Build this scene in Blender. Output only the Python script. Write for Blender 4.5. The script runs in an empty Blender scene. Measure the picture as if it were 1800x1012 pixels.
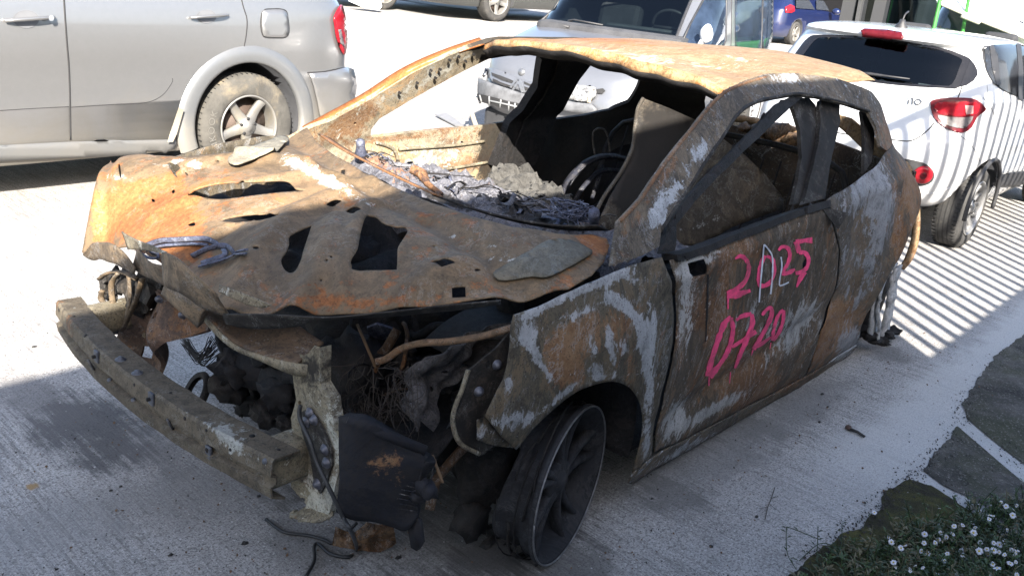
import bpy, bmesh, math, random
import numpy as np
from mathutils import Vector, Matrix, noise
from mathutils.bvhtree import BVHTree
from mathutils.geometry import delaunay_2d_cdt
R = math.radians
random.seed(7)
S = bpy.context.scene
COL = S.collection

# ------------------------------------------------------------------ camera
CAM = np.array([1.67907, 2.01559, 1.56528])
YAW, PIT, ROL, FPX = 3.84857981, -0.350682627, 0.101470314, 1561.54
PW, PH = 1800.0, 1012.0
_d = np.array([math.cos(PIT)*math.cos(YAW), math.cos(PIT)*math.sin(YAW), math.sin(PIT)])
_r0 = np.array([math.sin(YAW), -math.cos(YAW), 0.0]); _u0 = np.cross(_r0, _d)
_r = math.cos(ROL)*_r0 + math.sin(ROL)*_u0
_u = -math.sin(ROL)*_r0 + math.cos(ROL)*_u0
cam = bpy.data.objects.new('camera', bpy.data.cameras.new('camera')); COL.objects.link(cam)
cam.data.sensor_width = 36.0; cam.data.lens = 36.0*FPX/PW
cam.data.clip_start = 0.05; cam.data.clip_end = 600
M4 = Matrix.Identity(4)
for i in range(3):
    M4[i][0] = _r[i]; M4[i][1] = _u[i]; M4[i][2] = -_d[i]; M4[i][3] = CAM[i]
cam.matrix_world = M4
S.camera = cam

# ------------------------------------------------------------------ light
S.view_settings.view_transform = 'Standard'; S.view_settings.look = 'None'
S.view_settings.gamma = 1.0; S.view_settings.exposure = 2.27
SUN_DIR = Vector((-1.09, -1.35, -1.0)).normalized()
to_sun = -SUN_DIR
elev = math.asin(to_sun.z); azim = math.atan2(to_sun.x, to_sun.y)
W = bpy.data.worlds.new('World'); S.world = W; W.use_nodes = True
nt = W.node_tree; bg = nt.nodes['Background']
sky = nt.nodes.new('ShaderNodeTexSky'); sky.sky_type = 'NISHITA'; sky.sun_disc = False
sky.dust_density = 2.0; sky.ozone_density = 1.1; sky.air_density = 1.0; sky.sun_elevation = elev; sky.sun_rotation = azim
nt.links.new(sky.outputs[0], bg.inputs[0]); bg.inputs[1].default_value = 0.104
sl = bpy.data.lights.new('sun', 'SUN'); sl.energy = 5.0; sl.angle = R(0.40); sl.color = (1.0, 0.93, 0.83)
so = bpy.data.objects.new('sun', sl); COL.objects.link(so)
so.rotation_euler = to_sun.to_track_quat('Z', 'Y').to_euler()

# ------------------------------------------------------------------ pixel helpers
def ray(px, py): return _d + _r*((px-PW/2)/FPX) - _u*((py-PH/2)/FPX)
def onz(px, py, z=0.0):
    v = ray(px, py); return Vector(CAM + v*((z-CAM[2])/v[2]))
def ony(px, py, y):
    v = ray(px, py); return Vector(CAM + v*((y-CAM[1])/v[1]))
def onx(px, py, x):
    v = ray(px, py); return Vector(CAM + v*((x-CAM[0])/v[0]))
def ond(px, py, dist):
    return Vector(CAM + ray(px, py)*dist)
def onplane(px, py, p0, n):
    v = Vector(ray(px, py)); o = Vector(CAM); return o + v*((Vector(p0)-o).dot(n)/v.dot(n))
def to_px(P):
    q = np.asarray(P, float).reshape(-1, 3) - CAM
    z = q@_d
    return np.stack([PW/2+FPX*(q@_r)/z, PH/2-FPX*(q@_u)/z], -1)
def on_fn(px, py, g, t0=1.0, t1=9.0, n=160):
    """first root of g(P) along the ray"""
    v = ray(px, py); last = None
    for i in range(n+1):
        t = t0+(t1-t0)*i/n; val = g(CAM+v*t)
        if last is not None and last*val <= 0:
            a, b, ga = t-(t1-t0)/n, t, last
            for _ in range(24):
                m = .5*(a+b); gm = g(CAM+v*m)
                if ga*gm <= 0: b = m
                else: a, ga = m, gm
            return Vector(CAM+v*.5*(a+b))
        last = val
    # closest approach
    best = min(range(n+1), key=lambda i: abs(g(CAM+v*(t0+(t1-t0)*i/n))))
    return Vector(CAM+v*(t0+(t1-t0)*best/n))

# ------------------------------------------------------------------ object helpers
def tag(o, label=None, cat=None, group=None, kind=None):
    if label: o['label'] = label
    if cat: o['category'] = cat
    if group: o['group'] = group
    if kind: o['kind'] = kind
    return o
def thing(name, label, cat, loc=(0, 0, 0), rotz=0.0, group=None):
    o = bpy.data.objects.new(name, None); COL.objects.link(o); o.empty_display_size = .1
    o.location = loc; o.rotation_euler = (0, 0, rotz)
    return tag(o, label, cat, group)
def link(name, me, m=None, parent=None, smooth=True):
    if m is not None and not me.materials: me.materials.append(m)
    if smooth: me.polygons.foreach_set('use_smooth', [True]*len(me.polygons))
    o = bpy.data.objects.new(name, me); COL.objects.link(o)
    if parent is not None:
        o.parent = parent
        o.matrix_parent_inverse = wm(parent).inverted()
    return o
def wm(o):
    """world matrix without a depsgraph update"""
    m = o.matrix_basis
    if o.parent: return wm(o.parent) @ o.matrix_parent_inverse @ m
    return m
def raw(name, V, F, m=None, parent=None, smooth=True):
    me = bpy.data.meshes.new(name); me.from_pydata([tuple(v) for v in V], [], F); me.update()
    return link(name, me, m, parent, smooth)
def solid(o, t, off=0.0):
    md = o.modifiers.new('thickness', 'SOLIDIFY'); md.thickness = t; md.offset = off; return o
def edge_split(o, ang=35):
    md = o.modifiers.new('edges', 'EDGE_SPLIT'); md.split_angle = R(ang); return o
class MB:
    def __init__(s): s.v = []; s.f = []
    def add(s, V, F):
        b = len(s.v); s.v += [Vector(v) for v in V]; s.f += [[i+b for i in f] for f in F]; return s
    def box(s, c, size, rot=None, bevel=0.0):
        bm = bmesh.new(); bmesh.ops.create_cube(bm, size=1.0)
        bmesh.ops.scale(bm, vec=size, verts=bm.verts)
        if bevel > 0: bmesh.ops.bevel(bm, geom=bm.edges[:], offset=bevel, segments=2, affect='EDGES', profile=.5)
        m = Matrix.Translation(c)
        if rot is not None: m = m @ (rot.to_4x4() if isinstance(rot, Matrix) else rot)
        bmesh.ops.transform(bm, matrix=m, verts=bm.verts)
        bm.verts.index_update()
        s.add([v.co for v in bm.verts], [[v.index for v in f.verts] for f in bm.faces]); bm.free(); return s
    def tube(s, pts, r, n=8, closed=False, flat=1.0):
        pts = [Vector(p) for p in pts]; N = len(pts)
        rs = r if isinstance(r, (list, tuple)) else [r]*N
        V = []; up = Vector((0, 0, 1)); prev = None
        for i, p in enumerate(pts):
            t = (pts[min(i+1, N-1)]-pts[max(i-1, 0)])
            if t.length < 1e-9: t = Vector((1, 0, 0))
            t.normalize()
            if prev is None:
                a = up if abs(t.z) < .9 else Vector((1, 0, 0))
                x = t.cross(a).normalized()
            else:
                x = (prev-t*prev.dot(t)); x = x.normalized() if x.length > 1e-6 else t.orthogonal().normalized()
            prev = x; y = t.cross(x)
            for k in range(n):
                an = 2*math.pi*k/n
                V.append(p+x*math.cos(an)*rs[i]+y*math.sin(an)*rs[i]*flat)
        F = [[i*n+k, i*n+(k+1) % n, (i+1)*n+(k+1) % n, (i+1)*n+k] for i in range(N-1) for k in range(n)]
        if not closed: F += [list(range(n))[::-1], [(N-1)*n+k for k in range(n)]]
        return s.add(V, F)
    def lathe(s, prof, c, axis, n=40, x0=None, a0=0, a1=2*math.pi):
        """prof: (radius, along)"""
        axis = Vector(axis).normalized(); x = axis.orthogonal().normalized() if x0 is None else Vector(x0).normalized()
        y = axis.cross(x); c = Vector(c); full = abs(a1-a0-2*math.pi) < 1e-6
        cols = n if full else n+1
        V = [c+axis*h+(x*math.cos(a0+(a1-a0)*k/n)+y*math.sin(a0+(a1-a0)*k/n))*rr for (rr, h) in prof for k in range(cols)]
        F = [[i*cols+k, i*cols+(k+1) % cols, (i+1)*cols+(k+1) % cols, (i+1)*cols+k] for i in range(len(prof)-1) for k in range(cols if full else n)]
        return s.add(V, F)
    def prism(s, poly, d):
        """polygon (3D points) extruded by vector d"""
        n = len(poly); P = [Vector(p) for p in poly]; d = Vector(d)
        return s.add(P+[p+d for p in P], [list(range(n))[::-1], list(range(n, 2*n))]+[[i, (i+1) % n, n+(i+1) % n, n+i] for i in range(n)])
    def band(s, A, B):
        """quad strip between two equal polylines"""
        n = len(A); return s.add(list(A)+list(B), [[i, i+1, n+i+1, n+i] for i in range(n-1)])
    def flake(s, c, r, rnd_, tilt=.6):
        c = Vector(c); n = Vector((rnd_.uniform(-tilt, tilt), rnd_.uniform(-tilt, tilt), 1)).normalized(); x = n.orthogonal().normalized(); y = n.cross(x); k = rnd_.randint(5, 8); a0 = rnd_.uniform(0, 6.28)
        P = [c+(x*math.cos(a0+6.283*i/k)+y*math.sin(a0+6.283*i/k)*rnd_.uniform(.5, .9))*r*rnd_.uniform(.6, 1.25)+n*rnd_.uniform(-.15, .15)*r for i in range(k)]
        return s.prism(P, -n*r*.10)
    def lump(s, c, r, seed=0, sc=1.0, amp=.5, sub=2, freq=2.5):
        bm = bmesh.new(); bmesh.ops.create_icosphere(bm, subdivisions=sub, radius=1.0)
        rr = Vector(r) if isinstance(r, (tuple, list, Vector)) else Vector((r, r, r))
        for v in bm.verts:
            k = 1+amp*noise.noise(v.co*freq+Vector((seed*3.1, seed*1.7, 0)))+amp*.5*noise.noise(v.co*freq*2.7+Vector((seed, 0, 9)))
            v.co = Vector((v.co.x*rr.x, v.co.y*rr.y, v.co.z*rr.z))*k+Vector(c)
        bm.verts.index_update()
        s.add([v.co for v in bm.verts], [[v.index for v in f.verts] for f in bm.faces]); bm.free(); return s
    def build(s, name, m=None, parent=None, smooth=True, split=None):
        o = raw(name, s.v, s.f, m, parent, smooth)
        if split: edge_split(o, split)
        return o
def smooth_line(P, per=6, closed=False):
    """Catmull-Rom through P"""
    P = [Vector(p) for p in P]; n = len(P); out = []
    rng = range(n if closed else n-1)
    for i in rng:
        a, b, c, d = (P[(i-1) % n], P[i], P[(i+1) % n], P[(i+2) % n]) if closed else (P[max(i-1, 0)], P[i], P[i+1], P[min(i+2, n-1)])
        for k in range(per):
            t = k/per
            out.append(.5*((2*b)+(c-a)*t+(2*a-5*b+4*c-d)*t*t+(3*b-a-3*c+d)*t**3))
    if not closed: out.append(P[-1].copy())
    return out
def sm2(P, per=5, closed=True):
    return [(v.x, v.y) for v in smooth_line([Vector((a, b, 0)) for a, b in P], per, closed)]

# ------------------------------------------------------------------ triangulated sheets with holes
def inside(poly, X, Y):
    poly = np.asarray(poly, float); c = np.zeros(len(X), bool); n = len(poly); j = n-1
    for i in range(n):
        xi, yi = poly[i]; xj, yj = poly[j]
        m = ((yi > Y) != (yj > Y))
        with np.errstate(divide='ignore', invalid='ignore'):
            c ^= m & (X < (xj-xi)*(Y-yi)/(yj-yi+1e-15)+xi)
        j = i
    return c
def densify(poly, step):
    out = []
    for i, a in enumerate(poly):
        b = poly[(i+1) % len(poly)]
        L = math.hypot(b[0]-a[0], b[1]-a[1]); k = max(1, int(round(L/step)))
        out += [(a[0]+(b[0]-a[0])*t/k, a[1]+(b[1]-a[1])*t/k) for t in range(k)]
    return out
def cdt(poly, holes, step):
    loops = [densify(poly, step)]+[densify(h, step) for h in holes]
    pts = []; ed = []
    for L in loops:
        b = len(pts); pts += L; ed += [(b+i, b+(i+1) % len(L)) for i in range(len(L))]
    A = np.array(pts); x0, y0 = A.min(0); x1, y1 = A.max(0)
    gx, gy = np.meshgrid(np.arange(x0, x1, step), np.arange(y0, y1, step*.87))
    gx = gx + (np.arange(gx.shape[0]) % 2)[:, None]*step*.5
    X, Y = gx.ravel(), gy.ravel()
    k = inside(loops[0], X, Y)
    for h in loops[1:]: k &= ~inside(h, X, Y)
    X, Y = X[k], Y[k]
    if len(X):
        md = np.full(len(X), 1e9)
        for p in pts: md = np.minimum(md, (X-p[0])**2+(Y-p[1])**2)
        k = md > (step*.5)**2; X, Y = X[k], Y[k]
    allp = [Vector(p) for p in pts]+[Vector((a, b)) for a, b in zip(X, Y)]
    vo, eo, fo, *_ = delaunay_2d_cdt(allp, ed, [], 0, 1e-7)
    V = np.array([(v.x, v.y) for v in vo]); F = [list(f) for f in fo if len(f) >= 3]
    cx = np.array([V[f].mean(0) for f in F])
    k = inside(loops[0], cx[:, 0], cx[:, 1])
    for h in loops[1:]: k &= ~inside(h, cx[:, 0], cx[:, 1])
    return V, [f for f, kk in zip(F, k) if kk]
def attr_paint(o, blobs, base=(0, 0, 0)):
    """stains, and painted shade on a few sheets: list of (cx,cy,rx,ry,angle,channel,strength) traced on the photo, kept as a vertex attribute"""
    me = o.data; V = np.empty(len(me.vertices)*3); me.vertices.foreach_get('co', V); V = V.reshape(-1, 3)
    M = np.array(wm(o)); P = to_px(V@M[:3, :3].T+M[:3, 3])
    C = np.zeros((len(V), 4)); C[:, :3] = base; C[:, 3] = 1
    for cx, cy, rx, ry, an, ch, st in blobs:
        a = R(an); dx, dy = P[:, 0]-cx, P[:, 1]-cy
        u = (dx*math.cos(a)+dy*math.sin(a))/rx; v = (-dx*math.sin(a)+dy*math.cos(a))/ry
        C[:, ch] = np.clip(C[:, ch]+st*np.exp(-(u*u+v*v)*.9), -1, 1.5)
    at = me.attributes.new('paint', 'FLOAT_COLOR', 'POINT'); at.data.foreach_set('color', C.ravel()); return o
def panel(name, poly, holes, to3, surf, step, m, parent, thick=.003, smooth=True, per=0, blobs=None, base=(0, 0, 0), post=None):
    """poly/holes in photo pixels; to3(px,py)->(u,v) on the surface; surf(u,v)->3D"""
    pu = [to3(*p) for p in poly]; hu = [[to3(*p) for p in h] for h in holes]
    V, F = cdt(pu, hu, step)
    P = [surf(a, b) for a, b in V]
    o = raw(name, P, F, m, parent, smooth)
    if blobs is not None or any(base): attr_paint(o, blobs or [], base)
    if thick: solid(o, thick)
    if thick >= .006: edge_split(o, 42)
    return o

# ------------------------------------------------------------------ materials
MATS = {}
class NT:
    def __init__(s, name):
        s.m = bpy.data.materials.new(name); s.m.use_nodes = True; s.t = s.m.node_tree; s.b = s.t.nodes['Principled BSDF']
    def n(s, typ, **kw):
        x = s.t.nodes.new(typ)
        for k, v in kw.items(): setattr(x, k, v)
        return x
    def l(s, a, b): s.t.links.new(a, b)
    def val(s, sock, v):
        if hasattr(v, 'links') or isinstance(v, bpy.types.NodeSocket): s.l(v, sock)
        else: sock.default_value = v if not isinstance(v, tuple) or len(v) == 4 or sock.type == 'VECTOR' else (*v, 1)
    def coord(s, kind='Object', scale=(1, 1, 1), rot=(0, 0, 0), loc=(0, 0, 0)):
        c = s.n('ShaderNodeTexCoord'); mp = s.n('ShaderNodeMapping')
        mp.inputs['Scale'].default_value = scale; mp.inputs['Rotation'].default_value = rot; mp.inputs['Location'].default_value = loc
        s.l(c.outputs[kind], mp.inputs[0]); return mp.outputs[0]
    def noise(s, vec, sc, det=6, rough=.6, dist=0.0):
        x = s.n('ShaderNodeTexNoise'); s.l(vec, x.inputs['Vector'])
        x.inputs['Scale'].default_value = sc; x.inputs['Detail'].default_value = det
        x.inputs['Roughness'].default_value = rough; x.inputs['Distortion'].default_value = dist; return x.outputs['Fac']
    def math(s, op, a, b=0.0, clamp=False):
        x = s.n('ShaderNodeMath', operation=op, use_clamp=clamp); s.val(x.inputs[0], a); s.val(x.inputs[1], b); return x.outputs[0]
    def ramp(s, f, stops):
        x = s.n('ShaderNodeValToRGB'); e = x.color_ramp.elements
        while len(e) < len(stops): e.new(.5)
        for q, (p, c) in zip(e, stops): q.position = p; q.color = (*c, 1) if len(c) == 3 else c
        s.l(f, x.inputs[0]); return x.outputs[0]
    def step(s, f, a, b):
        x = s.n('ShaderNodeMapRange', clamp=True); x.interpolation_type = 'SMOOTHSTEP'
        s.val(x.inputs[0], f); x.inputs[1].default_value = a; x.inputs[2].default_value = b; return x.outputs[0]
    def mix(s, f, a, b, mode='MIX'):
        x = s.n('ShaderNodeMix', data_type='RGBA', blend_type=mode); s.val(x.inputs[0], f); s.val(x.inputs[6], a); s.val(x.inputs[7], b); return x.outputs[2]
    def bump(s, h, st=.3, dist=.01):
        x = s.n('ShaderNodeBump'); x.inputs['Strength'].default_value = st; x.inputs['Distance'].default_value = dist; s.l(h, x.inputs['Height']); s.l(x.outputs[0], s.b.inputs['Normal'])
def plain(name, col, rough=.5, metal=0.0, var=.15, sc=8.0, coat=0.0, bump=0.0, dirt=None, spec=.5):
    if name in MATS: return MATS[name]
    k = NT(name); v = k.coord()
    n = k.noise(v, sc, 6, .65)
    a = tuple(c*(1-var) for c in col); b = tuple(min(1, c*(1+var)) for c in col)
    c = k.ramp(n, [(.3, a), (.7, b)])
    if dirt:
        g = k.noise(v, sc*.4, 8, .7, .4); c = k.mix(k.step(g, .5, .75), c, dirt)
    k.l(c, k.b.inputs['Base Color'])
    rr = k.math('MULTIPLY_ADD', n, .2); rr.node.inputs[2].default_value = rough-.1
    k.l(rr, k.b.inputs['Roughness']); k.b.inputs['Metallic'].default_value = metal
    k.b.inputs['Coat Weight'].default_value = coat; k.b.inputs['Coat Roughness'].default_value = .06
    k.b.inputs['Specular IOR Level'].default_value = spec
    if bump: k.bump(k.noise(v, sc*4, 8, .7), bump, .01)
    MATS[name] = k.m; return k.m
def burnt(name, tones, rust=.5, ash=0.5, soot=0.0, streak=(1, 1, 1), bump=.22, sc=1.0, ashcol=(.42, .415, .405), rustcol=(.150, .074, .034), fine=1.0, lines=.55, warp=1.0, aw=.20):
    """burnt sheet metal: oxide tones, rust, pale ash where paint turned to powder; 'paint' attribute steers R ash, G rust, B soot and painted shade"""
    if name in MATS: return MATS[name]
    k = NT(name); v = k.coord(); vs = k.coord(scale=streak)
    at = k.n('ShaderNodeAttribute', attribute_name='paint'); sp = k.n('ShaderNodeSeparateColor'); k.l(at.outputs['Color'], sp.inputs[0])
    n1 = k.noise(vs, 3.4*sc, 12, .70, 1.2*warp); n2 = k.noise(vs, 10*sc, 12, .74, .6*warp); n3 = k.noise(v, 85*sc, 6, .75); n4 = k.noise(vs, 5.5*sc, 14, .76, 2.2*warp); n5 = k.noise(vs, 30*sc, 10, .78, .8*warp); n6 = k.noise(v, 190, 3, .7)
    base = k.ramp(n1, [(.38, tones[0]), (.45, tones[1]), (.475, tones[0]), (.52, tones[1]), (.535, tones[2]), (.60, tones[1])])
    base = k.mix(k.math('MULTIPLY', k.step(n5, .49, .55), .65*fine), base, k.mix(.6, base, (.018, .015, .013)))
    fr = k.math('ADD', k.math('MULTIPLY', sp.outputs[1], .26), k.math('ADD', k.math('MULTIPLY', n2, .65), k.math('MULTIPLY', n5, .35)))
    fr = k.step(k.math('ADD', fr, rust-1.0), .02, .085)
    rc = k.ramp(k.math('ADD', k.math('MULTIPLY', n3, .5), k.math('MULTIPLY', n1, .5)), [(.38, tuple(c*.42 for c in rustcol)), (.49, rustcol), (.60, (min(1, rustcol[0]*1.4), rustcol[1]*1.7, rustcol[2]*2.0))])
    c = k.mix(k.math('MULTIPLY', fr, .8), base, rc)
    fa0 = k.math('ADD', k.math('ADD', k.math('MULTIPLY', sp.outputs[0], aw), k.math('ADD', k.math('MULTIPLY', n4, .55), k.math('ADD', k.math('MULTIPLY', n5, .35), k.math('MULTIPLY', n3, .13)))), ash-1.0)
    ac = k.ramp(k.math('ADD', k.math('MULTIPLY', n2, .5), k.math('MULTIPLY', n5, .5)), [(.40, tuple(q*.35 for q in ashcol)), (.50, tuple(q*.75 for q in ashcol)), (.60, ashcol)])
    c = k.mix(k.math('MULTIPLY', k.step(fa0, .10, .135), .85), c, ac)
    # thin pale tide lines where layers of burnt paint lifted
    tl = k.math('SUBTRACT', 1.0, k.step(k.math('ABSOLUTE', k.math('SUBTRACT', n4, .47)), .003, .012)); tl = k.math('MULTIPLY', tl, k.step(n2, .44, .54))
    c = k.mix(k.math('MULTIPLY', tl, lines), c, tuple(q*.7 for q in ashcol))
    fs = k.step(k.math('ADD', k.math('ADD', k.math('MULTIPLY', sp.outputs[2], .8), k.math('ADD', k.math('MULTIPLY', n1, .5), k.math('MULTIPLY', n5, .3))), soot-.60), .0, .09)
    c = k.mix(k.math('MULTIPLY', fs, .92), c, (.011, .010, .0095))
    c = k.mix(k.math('MULTIPLY', k.step(n6, .58, .64), .75*fine), c, (.014, .012, .011))
    k.l(c, k.b.inputs['Base Color'])
    rg = k.math('MULTIPLY_ADD', n2, .35); rg.node.inputs[2].default_value = .55; k.l(rg, k.b.inputs['Roughness'])
    k.b.inputs['Specular IOR Level'].default_value = .2
    h = k.math('ADD', k.math('MULTIPLY', n2, .6), k.math('MULTIPLY', n3, .3)); k.bump(h, bump, .006)
    MATS[name] = k.m; return k.m

class Skin:
    """ray hits on a finished part, to seat small fittings on it"""
    def __init__(s, o):
        me = o.data; M = wm(o); s.b = BVHTree.FromPolygons([M@v.co for v in me.vertices], [list(p.vertices) for p in me.polygons])
    def hit(s, px, py):
        v = Vector(ray(px, py)).normalized(); l, n, i, d = s.b.ray_cast(Vector(CAM), v)
        if l is None:
            q = None
            for k in range(60):
                p = Vector(CAM)+v*(1.2+k*.05); l2, n2, i2, d2 = s.b.find_nearest(p)
                if q is None or d2 < q[0]: q = (d2, l2, n2)
            l, n = q[1], q[2]
        if n.dot(v) > 0: n = -n
        return l, n
# ================================================================== SETTING
def mat_concrete():
    k = NT('broomed_concrete'); v = k.coord(); vb = k.coord(scale=(55, 2.2, 1), rot=(0, 0, R(-4))); vc = k.coord(scale=(160, 5, 1), rot=(0, 0, R(-4)))
    a = k.noise(v, .9, 8, .62, .5); b = k.noise(v, 6, 8, .7); g = k.noise(v, 150, 4, .8); gr = k.noise(vb, 1.0, 5, .75); gr2 = k.noise(vc, 1.0, 3, .7)
    sm = k.step(k.noise(v, 1.7, 6, .65, .8), .40, .60); sm2_ = k.math('MULTIPLY_ADD', sm, .75); sm2_.node.inputs[2].default_value = .25
    c = k.ramp(a, [(.3, (.27, .26, .25)), (.5, (.37, .355, .34)), (.7, (.46, .445, .42))])
    c = k.mix(k.math('MULTIPLY', k.math('MULTIPLY', k.step(gr, .47, .60), .55), sm2_), c, (.13, .125, .12))
    c = k.mix(k.math('MULTIPLY', k.math('MULTIPLY', k.step(gr2, .50, .64), .55), sm2_), c, (.09, .087, .085))
    c = k.mix(k.math('MULTIPLY', k.step(b, .45, .72), .30), c, (.16, .15, .14))
    c = k.mix(k.math('MULTIPLY', k.step(g, .50, .60), .72), c, (.085, .08, .077))
    g3 = k.noise(v, 75, 5, .8); c = k.mix(k.math('MULTIPLY', k.step(g3, .50, .60), .62), c, (.095, .09, .086))
    c = k.mix(k.math('MULTIPLY', k.step(k.noise(v, 26, 10, .8, .8), .54, .60), .42), c, (.12, .115, .11))
    c = k.mix(k.math('MULTIPLY', k.step(k.noise(v, 110, 3, .7), .57, .66), .6), c, (.56, .55, .53))
    sx = k.n('ShaderNodeSeparateXYZ'); k.l(v, sx.inputs[0])
    def blob(x, y, rx, ry, col, st, n=b):
        dx = k.math('DIVIDE', k.math('SUBTRACT', sx.outputs[0], x), rx); dy = k.math('DIVIDE', k.math('SUBTRACT', sx.outputs[1], y), ry)
        d = k.math('SQRT', k.math('ADD', k.math('MULTIPLY', dx, dx), k.math('MULTIPLY', dy, dy)))
        d = k.math('ADD', d, k.math('MULTIPLY', k.math('SUBTRACT', n, .5), 2.2))
        d = k.math('ADD', d, k.math('MULTIPLY', k.math('SUBTRACT', gr, .5), 2.0))
        return k.mix(k.math('MULTIPLY', k.step(d, 1.15, .45), st), c, col)
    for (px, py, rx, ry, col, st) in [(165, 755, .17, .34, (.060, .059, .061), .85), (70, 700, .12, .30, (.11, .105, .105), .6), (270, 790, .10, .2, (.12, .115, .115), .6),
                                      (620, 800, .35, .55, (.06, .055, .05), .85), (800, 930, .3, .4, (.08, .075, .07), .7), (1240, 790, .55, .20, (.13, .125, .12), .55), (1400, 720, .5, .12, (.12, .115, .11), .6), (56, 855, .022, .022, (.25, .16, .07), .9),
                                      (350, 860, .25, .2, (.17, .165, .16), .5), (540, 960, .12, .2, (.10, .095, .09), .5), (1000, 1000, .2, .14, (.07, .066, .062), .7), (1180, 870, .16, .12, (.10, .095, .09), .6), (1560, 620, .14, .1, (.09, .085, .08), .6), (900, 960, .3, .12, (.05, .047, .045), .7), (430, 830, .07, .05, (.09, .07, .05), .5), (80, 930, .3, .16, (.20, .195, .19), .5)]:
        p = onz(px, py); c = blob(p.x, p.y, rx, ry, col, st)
    # paler trowelled band along the slab edge
    e = k.math('ADD', sx.outputs[1], k.math('MULTIPLY', k.math('SUBTRACT', b, .5), .35))
    e2 = k.math('MULTIPLY', k.step(e, .98, 1.14), k.step(sx.outputs[0], -.6, -1.6))
    c = k.mix(k.math('MULTIPLY', e2, .65), c, k.mix(k.math('MULTIPLY', k.step(g, .52, .66), .5), (.50, .49, .475), (.2, .2, .195)))
    k.l(c, k.b.inputs['Base Color']); k.b.inputs['Roughness'].default_value = .9; k.b.inputs['Specular IOR Level'].default_value = .25
    h = k.math('ADD', k.math('MULTIPLY', gr, .8), k.math('ADD', k.math('MULTIPLY', gr2, .6), k.math('MULTIPLY', g, .5))); k.bump(h, .55, .004)
    return k.m
def gz(x, y):
    def ss(a, b, t): t = max(0, min(1, (t-a)/(b-a))); return t*t*(3-2*t)
    return .60*ss(4.9, 8.2, -y)*ss(-4.5, -7.0, x)*(1-ss(14, 20, -x)) if -x < 20 else 0.0
def build_ground():
    xs = [-120, -60, -35, -26]+list(np.arange(-22, 6.01, .5))+[9, 16, 40]; ys = [-120, -60, -40, -30]+list(np.arange(-24, 6.01, .5))+[9, 16, 40]
    V = [(x, y, gz(x, y)) for y in ys for x in xs]; n = len(xs)
    F = [[j*n+i, j*n+i+1, (j+1)*n+i+1, (j+1)*n+i] for j in range(len(ys)-1) for i in range(n-1)]
    o = raw('ground', V, F, mat_concrete()); tag(o, 'pale broom-finished concrete yard under all the cars', 'ground', kind='structure')
    # ---- verge beyond the slab: sheets of worn asphalt and moss lying on it
    def verge(name, poly, m, label, jag):
        P = [onz(px, py, .004) for px, py in poly]; P2 = []
        for i, a in enumerate(P):
            b = P[(i+1) % len(P)]; L = (b-a).length; kk = max(1, int(L/.015))
            for t in range(kk):
                q = a.lerp(b, t/kk); nn = noise.noise(Vector((q.x*14, q.y*14, 3)))+.6*noise.noise(Vector((q.x*45, q.y*45, 8)))
                P2.append((q.x+nn*jag, q.y+nn*jag))
        V, F = cdt(P2, [], .08); o = raw(name, [(a, b, .004) for a, b in V], F, m, None); tag(o, label, 'verge', kind='structure'); return o
    k = NT('worn_asphalt'); v = k.coord(); n = k.noise(v, 5, 9, .7, .4); g = k.noise(v, 110, 4, .75); m_ = k.noise(v, 2.2, 6, .6)
    c = k.ramp(n, [(.35, (.018, .016, .014)), (.5, (.050, .046, .040)), (.66, (.11, .10, .09))])
    c = k.mix(k.math('MULTIPLY', k.step(m_, .45, .6), .6), c, (.040, .045, .018)); c = k.mix(k.step(g, .55, .66), c, (.19, .18, .16))
    k.l(c, k.b.inputs['Base Color']); k.b.inputs['Roughness'].default_value = .95; k.bump(g, .8, .006); asph = k.m
    k = NT('moss'); v = k.coord(); n = k.noise(v, 7, 8, .7, .5); g = k.noise(v, 140, 4, .8)
    c = k.ramp(n, [(.36, (.018, .015, .009)), (.5, (.042, .040, .009)), (.62, (.085, .080, .016))]); c = k.mix(k.math('MULTIPLY', k.step(g, .5, .7), .5), c, (.02, .02, .008))
    k.l(c, k.b.inputs['Base Color']); k.b.inputs['Roughness'].default_value = 1.0; k.bump(g, 1.0, .012); moss = k.m
    verge('asphalt_verge', [(2150, 330), (1950, 470), (1880, 524), (1800, 588), (1752, 622), (1715, 670), (1692, 712), (1700, 735), (1735, 765), (1800, 815), (1900, 885), (2150, 1010), (2700, 900), (2700, 480)], asph, 'dark worn asphalt beyond the concrete edge', .012)
    verge('asphalt_verge', [(1683, 748), (1648, 790), (1622, 826), (1665, 858), (1729, 886), (1800, 930), (1990, 1040), (2150, 1060), (1900, 915), (1800, 848), (1747, 803)], asph, 'dark asphalt triangle between two pale strips', .012)
    verge('moss_verge', [(1598, 841), (1555, 862), (1548, 892), (1516, 922), (1480, 935), (1420, 985), (1388, 1010), (1330, 1100), (1500, 1250), (2000, 1250), (1950, 1040), (1800, 975), (1729, 912), (1704, 897), (1669, 872), (1637, 853)], moss, 'brown green moss patch under the daisies', .014)
build_ground()
def build_wet_shade_strip():  # wet dirt and the shade before the cars, put into one dark sheet
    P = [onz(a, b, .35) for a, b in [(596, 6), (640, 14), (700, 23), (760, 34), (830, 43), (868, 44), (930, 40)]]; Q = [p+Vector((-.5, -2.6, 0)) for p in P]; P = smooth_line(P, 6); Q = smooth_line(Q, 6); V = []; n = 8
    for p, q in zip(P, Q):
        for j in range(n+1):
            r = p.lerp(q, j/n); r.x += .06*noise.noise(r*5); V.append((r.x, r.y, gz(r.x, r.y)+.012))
    o = raw('wet_shade_strip', V, [[i*(n+1)+j, i*(n+1)+j+1, (i+1)*(n+1)+j+1, (i+1)*(n+1)+j] for i in range(len(P)-1) for j in range(n)], plain('wet_dirt_shade', (.045, .040, .033), .7, var=.6, sc=3), None); tag(o, 'dark wet strip with painted car shade on the ground before the dark cars', 'stain', kind='structure')
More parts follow.
